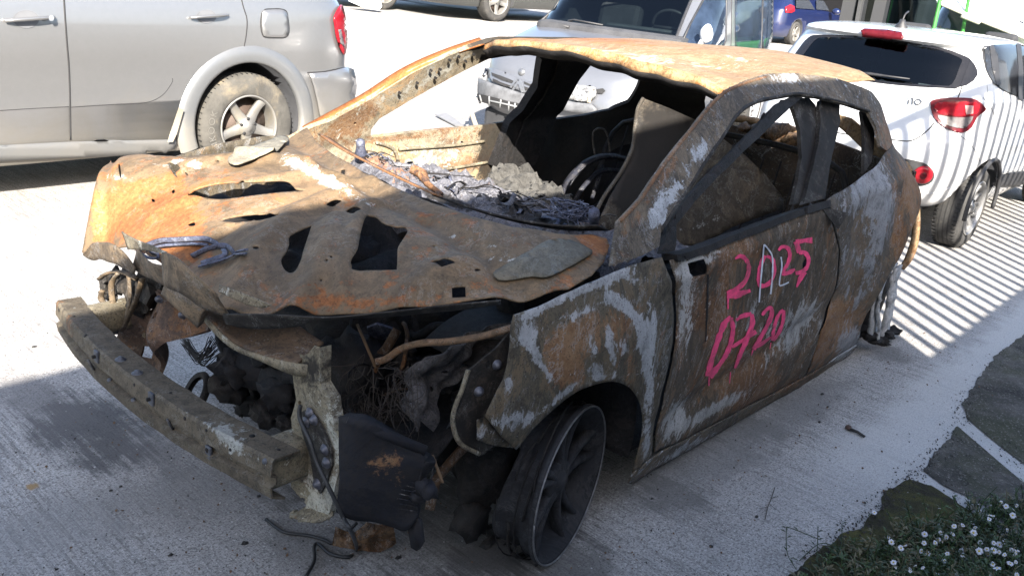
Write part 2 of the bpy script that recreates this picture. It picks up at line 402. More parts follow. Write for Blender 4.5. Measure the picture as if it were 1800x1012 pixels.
build_wet_shade_strip()
def build_grit():
    rn = random.Random(31); mb = MB()
    L = [(1752, 622), (1715, 670), (1692, 712), (1690, 745), (1648, 790), (1622, 826), (1598, 841), (1555, 865), (1545, 895), (1516, 922), (1480, 935), (1420, 985), (1735, 765), (1790, 808), (1665, 860), (1729, 900)]
    for i in range(1500):
        if i < 900:
            k = rn.randrange(len(L)-1); u = rn.random(); a = L[k][0]+(L[k+1][0]-L[k][0])*u+rn.gauss(0, 13); b = L[k][1]+(L[k+1][1]-L[k][1])*u+rn.gauss(0, 9)
        else: a, b = rn.uniform(0, 1800), rn.uniform(560, 1012)
        P = onz(a, b, .005); r = rn.uniform(.0015, .0055)*(1 if i < 900 else .8); mb.flake(P+Vector((0, 0, r*.4)), r, rn, .5)
    o = mb.build('grit', plain('grit_dark', (.035, .031, .027), .95, var=.6, sc=90), None, False); tag(o, 'dark grit and dirt crumbs strewn over the slab and its edge', 'grit', kind='stuff')
build_grit()
def build_flakes():
    rn = random.Random(77)
    for nm, m, lab, N, rr in (('rust_flakes', plain('rust_flake', (.10, .055, .028), .9, var=.5, sc=60), 'rust flakes fallen on the concrete round the wreck', 420, .005), ('ash_flecks', plain('ash_fleck', (.30, .29, .28), .95, var=.4, sc=60), 'pale ash flecks on the concrete round the wreck', 260, .004)):
        mb = MB()
        for i in range(N):
            t = rn.random(); e = rn.expovariate(6)
            if t < .45: P = Vector((rn.uniform(-2.9, .3), .86+e*.9, .004))
            elif t < .85: P = Vector((.55+e*1.2-.3*rn.random(), rn.uniform(-.9, 1.1), .004))
            else: P = Vector((rn.uniform(-.3, .7), rn.uniform(.2, 1.2), .004))
            r = rr*rn.uniform(.3, 1.2); mb.flake(P+Vector((0, 0, r*.3)), r, rn, .4)
        o = mb.build(nm, m, None, False); tag(o, lab, 'debris', kind='stuff')
build_flakes()

def build_shade_casters():
    con = plain('wall_render', (.36, .34, .31), .9, var=.2, sc=2)
    # ground edge of the shade y=-1.09, corner at x=-2.5,y=1.02
    kx, ky = SUN_DIR.x/SUN_DIR.z*-1, SUN_DIR.y/SUN_DIR.z*-1
    H = 3.4; yb = -1.09-ky*H; h1 = (yb-1.02)/-ky; xb = -2.28-kx*h1
    b = thing('tall_wall', 'tall rendered yard wall behind the camera shading the wreck', 'wall', (xb+7, yb+.15, 0))
    MB().box((xb+7, yb+.153, H/2), (14, .3, H), bevel=.01).build('wall', con, b, False)
    MB().box((xb+7, yb+.15, H+.015), (13.98, .26, .03)).build('coping', plain('roof_felt', (.12, .12, .12), .9), b, False)
    w = thing('boundary_wall', 'low rendered yard wall joined to the taller one', 'wall', (xb-7, yb+.1, 0))
    MB().box((xb-7.5, yb+.11, h1/2), (15, .2, h1)).build('wall', con, w, False)
    MB().box((xb-7.5, yb+.09, h1+.005), (15, .18, .03)).build('coping', plain('coping', (.42, .41, .39), .85), w, False)
    r = thing('railing', 'grey bar railing standing on the yard wall', 'fence', (xb-7, yb+.05, h1))
    st = plain('galvanised', (.4, .41, .42), .5, .4)
    top = H+.0; n = 100
    x = xb-.10
    for i in range(n):
        MB().box((x, yb+.03, (h1+top)/2), (.044, .022, top-h1)).build('bar', st, r, False); x -= .145
    MB().box((xb-7.3, yb+.03, top+.02), (14.6, .05, .05)).build('top_rail', st, r, False)
build_shade_casters()
# ================================================================== BURNT CAR
def lerp_tab(tab, t):
    if t <= tab[0][0]: return tab[0][1]
    for (a, va), (b, vb) in zip(tab, tab[1:]):
        if t <= b:
            u = (t-a)/(b-a); return va+(vb-va)*u
    return tab[-1][1]
_zt = np.linspace(0, 1.5, 301)
_tab = [(0, .74), (.12, .79), (.18, .815), (.26, .832), (.4, .852), (.55, .862), (.7, .862), (.8, .855), (.88, .838), (.95, .80), (1.05, .742), (1.15, .682), (1.22, .632), (1.27, .575), (1.31, .50), (1.36, .40), (1.5, .2)]
_yt = np.array([lerp_tab(_tab, z) for z in _zt])
for _ in range(6): _yt[1:-1] = .25*_yt[:-2]+.5*_yt[1:-1]+.25*_yt[2:]
def sst(a, b, t): t = max(0., min(1., (t-a)/(b-a))); return t*t*(3-2*t)
def SL(x, z):
    i = max(0, min(299.999, z/.005)); k = int(i); y = _yt[k]+(_yt[k+1]-_yt[k])*(i-k)
    if x > -.15: y -= .11*((x+.15)/.75)**2
    if x < -1.9:
        hi = sst(.72, 1.05, z); y -= (.235+.36*hi)*(-1.9-x)**2
    # arch flares, shoulder crease, lower crease of the door
    for cx, cz, s in ((0.0, .30, .016), (-2.516, .33, .03)):
        d = math.hypot(x-cx, z-cz); y += s*math.exp(-((d-.38)/.12)**2)
    y += .010*math.exp(-((z-(.80-.05*(x+.4)))/.03)**2)*sst(-.1, -.5, x)
    y -= .018*math.exp(-((z-(.36-.12*(x+.9)))/.05)**2)*sst(-.3, -.6, x)*sst(-2.0, -1.6, x)
    y -= .020*math.exp(-((x+1.72)/.11)**2-((z-.66-.3*(x+1.72))/.20)**2); y += .013*math.exp(-((x+1.93-.25*(z-.6))/.07)**2-((z-.72)/.20)**2); y -= .014*math.exp(-((x+2.10)/.08)**2-((z-.62)/.14)**2)
    y -= .012*math.exp(-((z-.30-.35*(x+1.9))/.05)**2)*sst(-1.5, -1.75, x)*sst(-2.15, -2.0, x)
    y += .0045*noise.noise(Vector((x*5, 0, z*5)))+.0018*noise.noise(Vector((x*17, 3, z*17)))
    return y
def side_uv(off=0.0):
    def f(*p):
        if len(p) == 3: return (p[1], p[2])       # ('w', x, z)
        P = on_fn(p[0], p[1], lambda q: q[1]-(SL(q[0], q[2])-off)); return (P.x, P.z)
    return f
def side_s(off=0.0): return lambda x, z: (x, SL(x, z)-off, z)
def right_uv(off=0.0):
    def f(*p):
        if len(p) == 3: return (p[1], p[2])
        P = on_fn(p[0], p[1], lambda q: q[1]+(SL(q[0], q[2])-off)); return (P.x, P.z)
    return f
def right_s(off=0.0): return lambda x, z: (x, -(SL(x, z)-off), z)
class TPS:
    def __init__(s, P, lam=1e-4):
        P = np.array(P, float); s.c = P[:, :2]; n = len(P)
        d = np.linalg.norm(s.c[:, None]-s.c[None], axis=2); K = s.k(d)+lam*np.eye(n)
        Q = np.c_[np.ones(n), s.c]; A = np.block([[K, Q], [Q.T, np.zeros((3, 3))]])
        s.w = np.linalg.solve(A, np.r_[P[:, 2], 0, 0, 0])
    def k(s, d): return np.where(d > 1e-9, d*d*np.log(d+1e-12), 0)
    def __call__(s, x, y):
        d = np.hypot(s.c[:, 0]-x, s.c[:, 1]-y); n = len(s.c); return float(s.k(d)@s.w[:n]+s.w[n]+s.w[n+1]*x+s.w[n+2]*y)
def z4(L, ox, oy, sc=2.8125): return [(ox+a/sc, oy+b/sc) for a, b in L]

TB = burnt('burnt_side', [(.052, .042, .032), (.095, .072, .050), (.135, .088, .053)], .49, .515, .08, (1, 1, .45), lines=.8)
TF = burnt('burnt_fender', [(.052, .046, .036), (.088, .074, .053), (.118, .088, .056)], .45, .492, .05, (1, 1, .55), ashcol=(.36, .37, .385), aw=.215, lines=.7)
TH = burnt('burnt_bonnet', [(.098, .070, .043), (.142, .098, .058), (.17, .112, .064)], .48, .47, .0, (1, 1, 1), ashcol=(.44, .43, .39), rustcol=(.25, .088, .026), bump=.08, fine=.6, lines=.25, sc=.8, warp=.25)
TR = burnt('burnt_roof', [(.20, .125, .066), (.245, .165, .092), (.175, .10, .05)], .43, .50, .0, (.5, 2, 1), ashcol=(.50, .44, .34), rustcol=(.26, .10, .03), fine=.6, warp=.4)
TP = burnt('burnt_pillar', [(.060, .050, .040), (.11, .089, .066), (.14, .108, .074)], .46, .53, .04, (1, 1, 1), ashcol=(.43, .45, .475))
TI = burnt('burnt_inner', [(.026, .024, .022), (.045, .040, .035), (.07, .055, .042)], .42, .38, .25, (1, 1, 1))
TC = burnt('burnt_cream', [(.13, .11, .078), (.185, .16, .112), (.09, .073, .052)], .45, .54, .05, (1, 1, 1), ashcol=(.45, .44, .38))
BK = burnt('charred_black', [(.007, .007, .0075), (.014, .0135, .014), (.022, .019, .018)], .32, .38, .1, (1, 1, 1), bump=.7, sc=2, ashcol=(.08, .08, .088))
SH = burnt('burnt_sheet', [(.034, .029, .023), (.054, .045, .034), (.075, .060, .043)], .40, .44, .12, (1, 1, 1), ashcol=(.26, .26, .25))
DB = burnt('blue_scale', [(.045, .05, .075), (.08, .085, .12), (.13, .14, .18)], .34, .52, .05, (1, 1, 1), ashcol=(.30, .33, .42))
DA = burnt('ash_debris', [(.075, .078, .095), (.12, .12, .135), (.035, .035, .042)], .44, .52, .12, (1, 1, 1), bump=.9, sc=2.5, ashcol=(.25, .25, .26), rustcol=(.20, .09, .04))
GA = plain('grey_ash', (.055, .053, .049), 1.0, var=.7, sc=16, bump=1.0)
PINK = plain('pink_spray', (.72, .055, .165), .6, var=.35, sc=40, dirt=(.13, .05, .045))
WSP = plain('white_chalk', (.50, .52, .58), .8, var=.25, sc=40)
ALU = burnt('melted_alloy', [(.40, .40, .41), (.58, .58, .58), (.22, .22, .22)], .30, .62, .05, (1, 1, 1), ashcol=(.58, .58, .58), bump=.6)
RIMB = burnt('sooty_rim', [(.012, .0125, .015), (.022, .023, .027), (.034, .034, .037)], .30, .47, .02, ashcol=(.11, .112, .12), fine=.6)

car = thing('burnt_car', 'burnt out rusty hatchback shell with pink spray lettering on its door', 'burnt car', (-1.2, 0, 0))

# ---- left side sheets
fender = panel('front_fender', [(1163, 452), (1110, 466), (1075, 480), (1030, 499), (985, 519), (945, 539), (903, 553), (897, 575), (896, 607), (891, 642), (885, 665), (873, 687), (852, 731), (880, 765), (907, 790),
    *sm2([(934, 756), (962, 728), (1005, 693), (1040, 677), (1076, 670), (1105, 680), (1122, 703), (1129, 731), (1128, 763), (1119, 802), (1111, 829)], 4, False), (1143, 803), (1150, 740), (1162, 690), (1175, 640), (1182, 600), (1184, 560), (1181, 520), (1174, 480)], [],
    side_uv(), side_s(), .014, TF, car, .003,
    blobs=[(925, 583, 18, 26, 20, 0, .9), (945, 625, 8, 34, -28, 0, .8), (965, 660, 7, 20, -40, 0, .7), (990, 635, 34, 55, -20, 1, .9), (940, 545, 30, 7, -22, 0, .9), (1000, 518, 50, 8, -22, 0, .9), (1060, 492, 50, 9, -20, 0, .8), (1030, 545, 60, 8, -24, 0, .8), (1090, 535, 36, 9, 38, 0, .9), (1120, 570, 8, 36, -24, 0, .9), (1131, 620, 6, 40, -6, 0, .7), (1040, 605, 8, 30, -8, 0, .7), (1072, 605, 7, 36, -8, 0, .8), (1098, 612, 8, 30, -4, 0, .7), (1046, 650, 20, 12, 0, 0, .7), (1145, 590, 16, 50, 8, 0, .7), (1140, 690, 9, 60, 4, 0, .8), (1135, 780, 10, 30, 0, 0, .7), (893, 676, 12, 18, 10, 0, .9), (885, 740, 24, 22, 20, 0, .9), (925, 735, 14, 24, 40, 0, .5), (985, 695, 50, 6, -38, 0, .7), (1065, 662, 40, 5, -10, 0, .6), (1065, 575, 40, 40, 0, 1, .6), (1105, 640, 16, 40, 0, 1, .5), (925, 690, 20, 30, 0, 1, .2), (1150, 480, 22, 20, 0, 1, .3), (1110, 490, 24, 14, 30, 0, .6), (1000, 590, 30, 12, -30, 1, .5)])
_fo = [side_uv()(a, b) for a, b in [(1163, 452), (1110, 466), (1030, 499), (945, 539), (903, 553), (896, 607), (885, 665), (852, 731), (880, 765), (907, 790), (934, 756), (962, 728), (1005, 693), (1040, 677), (1076, 670), (1105, 680), (1122, 703), (1129, 731), (1128, 763), (1119, 802), (1111, 829), (1143, 803), (1150, 740), (1162, 690), (1175, 640), (1182, 600), (1184, 560), (1174, 480)]]
V, F = cdt(_fo, [], .03); o = raw('front_fender', [(a, -SL(a, b), b) for a, b in V], F, TF, car); solid(o, .003); tag(o, 'far side wing hidden behind the bonnet')
door = panel('door', [(1177, 457), (1184, 480), (1188, 520), (1190, 560), (1188, 600), (1181, 640), (1168, 690), (1157, 740), (1150, 794), (1200, 772), (1260, 740), (1320, 708), (1380, 678), (1414, 660), (1424, 630), (1440, 580), (1457, 530), (1471, 480), (1474, 440), (1464, 400), (1449, 365), (1400, 379), (1330, 405), (1260, 431), (1205, 452)],
    [[(1208, 463), (1237, 455), (1243, 468), (1241, 482), (1218, 487), (1212, 480)], [(1410, 462), (1416, 455), (1421, 462), (1417, 473), (1410, 472)]], side_uv(), side_s(), .014, TB, car, .003,
    blobs=[(1205, 490, 16, 50, -10, 0, .6), (1230, 460, 50, 9, -20, 0, .8), (1290, 450, 60, 25, -20, 1, .5), (1200, 560, 12, 60, 0, 0, .55), (1250, 560, 70, 60, 0, 1, .35), (1185, 740, 20, 40, 20, 0, .75), (1260, 715, 60, 10, -28, 0, .8), (1390, 590, 30, 60, 30, 0, .45), (1300, 650, 80, 40, -30, 1, .5), (1440, 560, 40, 40, 0, 0, .25), (1400, 520, 50, 60, 0, 2, .12), (1350, 560, 60, 30, -20, 0, .35), (1330, 690, 50, 20, -30, 1, .5), (1300, 400, 100, 12, -20, 2, .5)])
quarter = panel('rear_quarter_panel', [(1452, 352), (1466, 398), (1477, 440), (1474, 482), (1460, 532), (1443, 582), (1427, 632), (1418, 658), (1450, 640), (1490, 613), (1503, 603), (1513, 575), (1524, 550), (1540, 525), (1556, 495), (1574, 463), ('w', -2.62, .60), ('w', -2.86, .56), ('w', -2.88, .75), ('w', -2.80, .92), ('w', -2.62, 1.0), ('w', -2.44, 1.03), (1556, 268), (1542, 290), (1505, 319), (1470, 340)], [],
    side_uv(), side_s(), .016, burnt('burnt_quarter', [(.052, .047, .042), (.095, .079, .06), (.14, .098, .062)], .49, .508, .06, (1, 1, .7), lines=.8, ashcol=(.30, .31, .33), rustcol=(.19, .095, .042)), car, .003,
    blobs=[(1520, 350, 40, 40, 30, 0, .7), (1555, 360, 18, 60, 0, 0, .55), (1490, 400, 40, 30, 0, 2, .12), (1500, 470, 40, 60, 30, 0, .45), (1470, 560, 60, 30, -40, 1, .5), (1490, 600, 30, 20, -50, 0, .9), (1540, 430, 14, 50, 10, 0, .5), (1500, 540, 50, 10, -50, 0, .5), (1600, 330, 26, 60, 0, 1, .5), (1590, 430, 26, 40, 0, 1, .4), (1430, 380, 12, 20, 30, 0, .7), (1440, 420, 8, 25, 20, 0, .8), (1530, 310, 25, 15, -40, 0, .7), (1440, 600, 30, 50, 30, 1, .5)])
sill = panel('sill', [(1112, 829), (1146, 803), (1200, 775), (1260, 743), (1320, 711), (1380, 681), (1418, 660), (1450, 642), (1490, 615), (1506, 606), (1500, 622), (1440, 660), (1380, 694), (1320, 727), (1260, 762), (1150, 824), (1112, 850), (1103, 848)], [],
    side_uv(), side_s(), .016, TP, car, .004, blobs=[(1200, 790, 100, 8, -28, 0, .4), (1400, 670, 60, 8, -28, 1, .5), (1480, 615, 30, 12, -30, 0, .8)])
frame = panel('pillar_and_roof_rail', [(1084, 389), (1122, 349), (1151, 306), (1187, 257), (1222, 214), (1247, 182), (1272, 160), (1308, 143), (1345, 132), (1400, 131), (1470, 140), (1530, 163), (1554, 195), (1565, 235), ('w', -2.55, 1.02), ('w', -2.44, 1.035), (1556, 266), (1545, 258), (1538, 225), (1524, 198), (1489, 186), (1436, 173), (1400, 168), (1357, 175), (1322, 184), (1293, 205), (1265, 247), (1233, 293), (1187, 364), (1159, 408), (1156, 434), (1125, 450), (1073, 467), (1078, 430)],
    [], side_uv(), side_s(), .013, TP, car, .012,
    blobs=[(1175, 345, 40, 16, -55, 0, .75), (1225, 270, 26, 12, -55, 0, .6), (1150, 385, 14, 28, 10, 0, .7), (1120, 420, 26, 25, 0, 0, -.4), (1380, 155, 90, 14, 5, 2, .12), (1290, 190, 30, 25, -45, 0, -.2), (1380, 140, 20, 8, 0, 0, .5), (1500, 165, 40, 15, 20, 2, .25), (1560, 230, 14, 40, 0, 1, .6), (1110, 385, 30, 12, -50, 1, .5), (1180, 290, 60, 6, -55, 1, .6)])
# rail gutter line
g = MB(); gp = [Vector(side_s(-.004)(*side_uv()(a, b))) for a, b in [(1159, 404), (1187, 361), (1233, 290), (1265, 244), (1293, 202), (1322, 181), (1357, 172), (1400, 165), (1436, 170), (1489, 183), (1526, 196)]]
g.tube(smooth_line(gp, 4), .007, 6).build('rail_flange', TI, frame)
g = MB(); gp = [Vector(side_s(-.006)(*side_uv()(a, b))) for a, b in [(1086, 388), (1122, 350), (1151, 307), (1187, 258), (1222, 215), (1247, 184), (1272, 162), (1308, 146), (1345, 135)]]
g.tube(smooth_line(gp, 4), .006, 6).build('windscreen_flange', burnt('flange_rust', [(.10, .07, .05), (.13, .085, .05), (.07, .05, .04)], .6, .4), frame)
panel('pillar', z4([(790, 495), (880, 495), (878, 560), (884, 600), (864, 680), (830, 830), (808, 985), (700, 1012), (716, 950), (748, 830), (776, 700), (786, 600), (778, 540)], 1160, 0), [], side_uv(.05), side_s(.05), .02, TI, car, .016, blobs=[(1440, 300, 10, 60, 8, 0, .3), (1455, 220, 8, 40, 0, 1, .4)])
panel('pillar', z4([(630, 490), (730, 488), (762, 525), (768, 600), (772, 700), (752, 850), (712, 1005), (645, 1012), (672, 900), (694, 780), (684, 640)], 1160, 0), [], side_uv(.07), side_s(.07), .02, TI, car, .014, blobs=[(1415, 240, 8, 60, 0, 2, .15)])
panel('pillar', z4([(990, 550), (1045, 575), (1052, 680), (1040, 800), (1000, 860), (1003, 760), (1005, 680)], 1160, 0), [], side_uv(.05), side_s(.05), .02, TI, car, .014)
panel('window_frame', [(1160, 446), (1168, 396), (1200, 353), (1290, 260), (1365, 182), (1398, 167), (1408, 173), (1384, 192), (1300, 271), (1216, 356), (1184, 396), (1181, 440)], [], side_uv(.02), side_s(.02), .014, BK, door, .02, blobs=[(1250, 300, 60, 8, -48, 0, .7)])
panel('window_sill', [(1176, 447), (1205, 440), (1260, 420), (1330, 394), (1400, 368), (1448, 354), (1450, 366), (1400, 380), (1330, 407), (1260, 433), (1205, 454), (1178, 458)], [], side_uv(.012), side_s(.012), .016, BK, door, .05, blobs=[(1330, 400, 100, 6, -20, 0, .25)])
# torn flap at the door's rear top
fl = [Vector(side_s(-.004)(*side_uv()(a, b))) for a, b in [(1440, 362), (1472, 372), (1458, 394), (1449, 375)]]
fl[1] += Vector((-.02, .03, 0)); fl[2] += Vector((0, .03, -.01))
MB().add(fl, [[0, 1, 2, 3]]).build('torn_flap', TI, door, False)

# ---- spray lettering, a thin skin of paint on the door
def ribbon(pts, w, off, mb, suv=side_uv, ss=side_s):
    P = [Vector((a, b, 0)) for a, b in pts]; Q = smooth_line(P, 5); n = len(Q); A = []; B = []
    ws = w if isinstance(w, list) else [w]*len(P)
    for i, p in enumerate(Q):
        t = (Q[min(i+1, n-1)]-Q[max(i-1, 0)]).normalized(); nn = Vector((-t.y, t.x, 0)); u = i/5; k = min(int(u), len(ws)-1); k2 = min(k+1, len(ws)-1); ww = ws[k]+(ws[k2]-ws[k])*(u-k)
        ww *= 1+.45*noise.noise(Vector((p.x*.15, p.y*.15, 0)))
        a, b = p+nn*ww/2, p-nn*ww/2
        A.append(ss(-off)(*suv()(a.x, a.y))); B.append(ss(-off)(*suv()(b.x, b.y)))
    mb.band(A, B)
sz = lambda L: z4(L, 1160, 340)
DIG = [([(368, 322), (395, 308), (425, 330), (436, 375), (415, 435), (365, 478), (330, 496)], [3, 7, 8, 7, 8, 9, 10]), ([(326, 500), (365, 500), (410, 488), (443, 478)], [10, 13, 9, 5]), ([(331, 500), (331, 570)], [4, 2]),
       ([(515, 305), (495, 350), (486, 405), (490, 450), (520, 452), (550, 425), (562, 375), (552, 325), (525, 308)], [6, 7, 7, 8, 8, 7, 7, 6, 6]),
       ([(582, 280), (600, 262), (628, 270), (638, 305), (625, 350), (598, 390)], [4, 6, 7, 7, 6, 6]), ([(596, 394), (630, 390), (662, 372)], [7, 8, 4]),
       ([(750, 230), (710, 232), (668, 240)], [11, 9, 9]), ([(668, 236), (676, 262), (684, 292)], [10, 9, 9]), ([(682, 290), (712, 292), (730, 322), (722, 362), (695, 386), (665, 392)], [7, 8, 7, 7, 8, 5]), ([(712, 385), (690, 420), (672, 462)], [10, 8, 2]),
       ([(348, 612), (318, 635), (290, 700), (262, 785), (240, 860), (238, 900)], [8, 9, 9, 9, 11, 13]), ([(238, 900), (275, 862), (318, 800), (345, 735), (356, 665), (346, 612)], [13, 9, 8, 8, 8, 7]), ([(240, 905), (238, 948)], [4, 2]),
       ([(372, 625), (400, 605), (448, 592)], [5, 8, 7]), ([(448, 594), (452, 640), (428, 710), (395, 785), (366, 862)], [7, 9, 9, 8, 4]), ([(352, 758), (410, 720), (472, 680)], [4, 7, 8]), ([(345, 880), (340, 935)], [2, 1]),
       ([(500, 600), (522, 572), (545, 565), (545, 605), (515, 670), (480, 730), (458, 768)], [4, 6, 7, 8, 7, 8, 7]), ([(458, 762), (500, 740), (545, 708)], [6, 7, 3]), ([(455, 770), (448, 800)], [3, 1]),
       ([(604, 572), (580, 600), (560, 660), (553, 720), (580, 690), (602, 635), (608, 575)], [5, 6, 6, 6, 6, 6, 5]), ([(545, 735), (540, 768)], [2, 1])]
mb = MB()
for k, (pts, w) in enumerate(DIG): ribbon(sz(pts), w, .0030+.0005*(k % 3), mb)
o = mb.build('spray_lettering', PINK, door); tag(o, 'pink sprayed 2025 over 0720')
mb = MB()
for k, pts in enumerate([[(484, 535), (490, 450), (498, 360), (508, 250)], [(508, 250), (530, 275), (548, 310), (550, 380), (545, 450), (540, 495)], [(592, 312), (596, 360), (586, 420), (584, 452)], [(584, 454), (605, 448), (630, 436)]]):
    ribbon(sz(pts), 2.6, .0050+.0005*(k % 2), mb)
o = mb.build('chalk_lettering', WSP, door); tag(o, 'thin pale chalk strokes beside the pink digits')
# dark run below the mirror hole
mb = MB(); ribbon([(1243, 482), (1242, 530), (1239, 600)], [3, 3, 2], .003, mb); mb.build('soot_run', BK, door)

# ---- bonnet (only its inner frame survived)
cp = []
for px, py, z in [(545, 228, .925), (1066, 428, .862), (640, 306, .93), (800, 372, .925), (960, 408, .905), (176, 305, .835), (233, 273, .855), (380, 271, .885), (503, 246, .912), (150, 447, .62), (152, 400, .70), (162, 350, .78), (225, 432, .735), (300, 475, .765), (390, 545, .775), (480, 548, .79), (560, 553, .80), (690, 543, .82), (820, 528, .842), (900, 528, .85), (1000, 508, .855), (1060, 462, .86), (400, 400, .85), (560, 380, .885), (700, 460, .875), (860, 470, .885), (300, 350, .835), (560, 470, .855)]:
    P = onz(px, py, z); cp.append((P.x, P.y, z))
_hood = TPS(cp, 3e-3)
def HZ(x, y):
    z = _hood(x, y)
    z += .003*noise.noise(Vector((x*3, y*3, 1)))+.0006*noise.noise(Vector((x*12, y*12, 5)))
    return z
RIBS = []   # (polyline px, width m, height m)
for L, w, h in [([(500, 252), (600, 330), (720, 395), (870, 478), (930, 510)], .045, -.020), ([(330, 305), (430, 300), (540, 318)], .03, .018), ([(270, 380), (400, 345), (560, 338), (640, 345)], .028, .016), ([(330, 405), (470, 372), (600, 352)], .022, -.012), ([(395, 500), (440, 430), (520, 385), (600, 365)], .04, .020), ([(470, 520), (560, 470), (590, 400)], .035, .018), ([(600, 490), (620, 420), (640, 385), (700, 380), (740, 405)], .022, .014), ([(700, 500), (760, 480), (830, 470)], .04, .012),
                ([(200, 290), (185, 340), (178, 420)], .018, -.014), ([(560, 515), (700, 510), (840, 500)], .05, -.010), ([(180, 430), (260, 420), (360, 500)], .02, .01)]:
    RIBS.append(([onz(a, b, .87 if a > 300 else .8) for a, b in L], w, h))
def seg_d(x, y, L):
    best = 9.
    for a, b in zip(L, L[1:]):
        dx, dy = b.x-a.x, b.y-a.y; t = max(0, min(1, ((x-a.x)*dx+(y-a.y)*dy)/(dx*dx+dy*dy))); best = min(best, math.hypot(x-a.x-dx*t, y-a.y-dy*t))
    return best
def HS(x, y):
    z = HZ(x, y)
    for L, w, h in RIBS: z += 1.35* h*math.exp(-(seg_d(x, y, L)/w)**2)
    return (x, y, z)
def hood_uv(*p):
    P = on_fn(p[0], p[1], lambda q: q[2]-HS(q[0], q[1])[2], 1.2, 4.0, 40); return (P.x, P.y)
zh = lambda L: z4(L, 80, 230)
HOLES = [sm2(zh(h), 3) for h in (
    [(705, 320), (760, 285), (880, 260), (1040, 255), (1180, 250), (1220, 270), (1240, 290), (1285, 297), (1150, 307), (1000, 325), (880, 340), (800, 335), (740, 320)],
    [(870, 445), (930, 428), (1040, 415), (1155, 412), (1120, 430), (1060, 445), (1000, 448), (940, 455)],
    [(1210, 520), (1305, 475), (1310, 490), (1275, 600), (1265, 640), (1240, 690), (1210, 705), (1180, 685), (1165, 640), (1190, 600), (1205, 560)],
    [(1580, 430), (1610, 423), (1640, 432), (1665, 455), (1700, 468), (1740, 478), (1775, 478), (1790, 495), (1780, 520), (1745, 575), (1740, 610), (1737, 680), (1715, 690), (1530, 690), (1513, 670), (1510, 640), (1540, 590), (1555, 510)],
    [(1390, 362), (1430, 342), (1465, 347), (1440, 365), (1420, 377), (1397, 373)], [(1487, 397), (1525, 376), (1560, 388), (1535, 402), (1525, 410), (1500, 409)],
    [(607, 160), (640, 165), (668, 185), (645, 208), (655, 234), (632, 215)], [(360, 170), (369, 172), (376, 228), (368, 226)], [(705, 462), (735, 452), (740, 470), (715, 472)], [(525, 336), (540, 342), (542, 354), (528, 350)], [(690, 205), (702, 212), (706, 222), (696, 220)])]
def ell(cx, cy, rx, ry, n=8): return [(cx+rx*math.cos(2*math.pi*i/n), cy+ry*math.sin(2*math.pi*i/n)) for i in range(n)]
HOLES += [[(756, 461), (781, 454), (802, 462), (776, 470)], [(600, 299), (607, 298), (606, 311), (599, 312)], ell(450, 436, 6, 3), ell(839, 475, 6, 2.5), ell(574, 458, 2.5, 2), ell(564, 493, 2.5, 2), ell(763, 434, 2.5, 1.5), [(794, 506), (818, 504), (819, 523), (795, 524)], ell(305, 337, 3, 4), ell(582, 452, 3, 2), ell(310, 290, 2.5, 2), ell(383, 284, 2.5, 2)]
HO = [(540, 225), (556, 250), (590, 275), (640, 305), (700, 333), (760, 358), (830, 382), (900, 400), (980, 412), (1040, 413), (1066, 420), (1071, 432), (1062, 460), (1040, 485), (1000, 508), (950, 521), (900, 528), (820, 529), (740, 539), (690, 543), (640, 551), (560, 554), (480, 550), (420, 549), (390, 545), (340, 508), (300, 474), (262, 450), (228, 434), (200, 440), (165, 455), (145, 443), (150, 415), (156, 385), (163, 350), (169, 322), (177, 300), (194, 282), (233, 273), (272, 274), (329, 277), (382, 271), (436, 264), (503, 246), (528, 232)]
hood = panel('bonnet', HO, HOLES, hood_uv, HS, .0095, TH, car, .004,
    blobs=[(265, 370, 70, 55, 0, 1, 1.2), (310, 415, 60, 32, 30, 1, .9), (180, 400, 20, 50, 0, 1, .5), (230, 310, 60, 20, 0, 0, .45), (340, 290, 60, 12, 0, 0, .7), (560, 310, 110, 16, 28, 0, .9), (860, 440, 60, 20, 25, 0, .55), (940, 470, 60, 30, 0, 0, .45), (640, 530, 100, 10, 0, 1, .3), (590, 480, 60, 30, 0, 1, .15), (300, 470, 30, 12, 30, 0, .6), (470, 420, 50, 18, -20, 0, .3), (700, 345, 90, 20, 26, 2, .16), (1040, 430, 26, 20, 0, 1, .7), (560, 430, 25, 40, 0, 2, .2), (500, 440, 60, 14, -30, 2, .35), (760, 400, 60, 20, 0, 1, .25), (420, 330, 100, 20, 0, 1, .2), (950, 400, 90, 12, 8, 2, .3), (370, 400, 60, 10, -20, 0, .4)])
# stiffener plates
HPD = burnt('shaded_plate', [(.085, .076, .058), (.12, .106, .08), (.14, .118, .085)], .43, .47, .0, ashcol=(.28, .275, .25), fine=.6, bump=.1)  # darker copy of the plate material, shade put into its tones
HPM = burnt('sunlit_plate', [(.15, .135, .105), (.23, .205, .155), (.19, .165, .12)], .42, .50, .0, ashcol=(.42, .40, .35), fine=.6, bump=.1)  # paler copy for the far plate, sunlight put into its tones
def plate(poly, h, m, name, per=2, blobs=None):
    V, F = cdt([hood_uv(*p) for p in sm2(poly, per)], [], .02)
    o = raw(name, [(a, b, HS(a, b)[2]+h+.006*math.exp(-((i*7) % 5))*0) for i, (a, b) in enumerate(V)], F, m, hood)
    attr_paint(o, blobs or []); solid(o, .003); return o
plate([(866, 488), (880, 478), (930, 450), (962, 430), (1002, 430), (1040, 448), (1030, 460), (985, 485), (958, 496), (935, 494), (900, 500), (876, 500)], .012, HPD, 'hinge_plate', blobs=[(940, 465, 60, 30, -25, 2, .1)])
plate([(400, 293), (410, 280), (450, 264), (500, 248), (506, 258), (480, 274), (430, 296), (412, 300)], .018, HPM, 'hinge_plate')
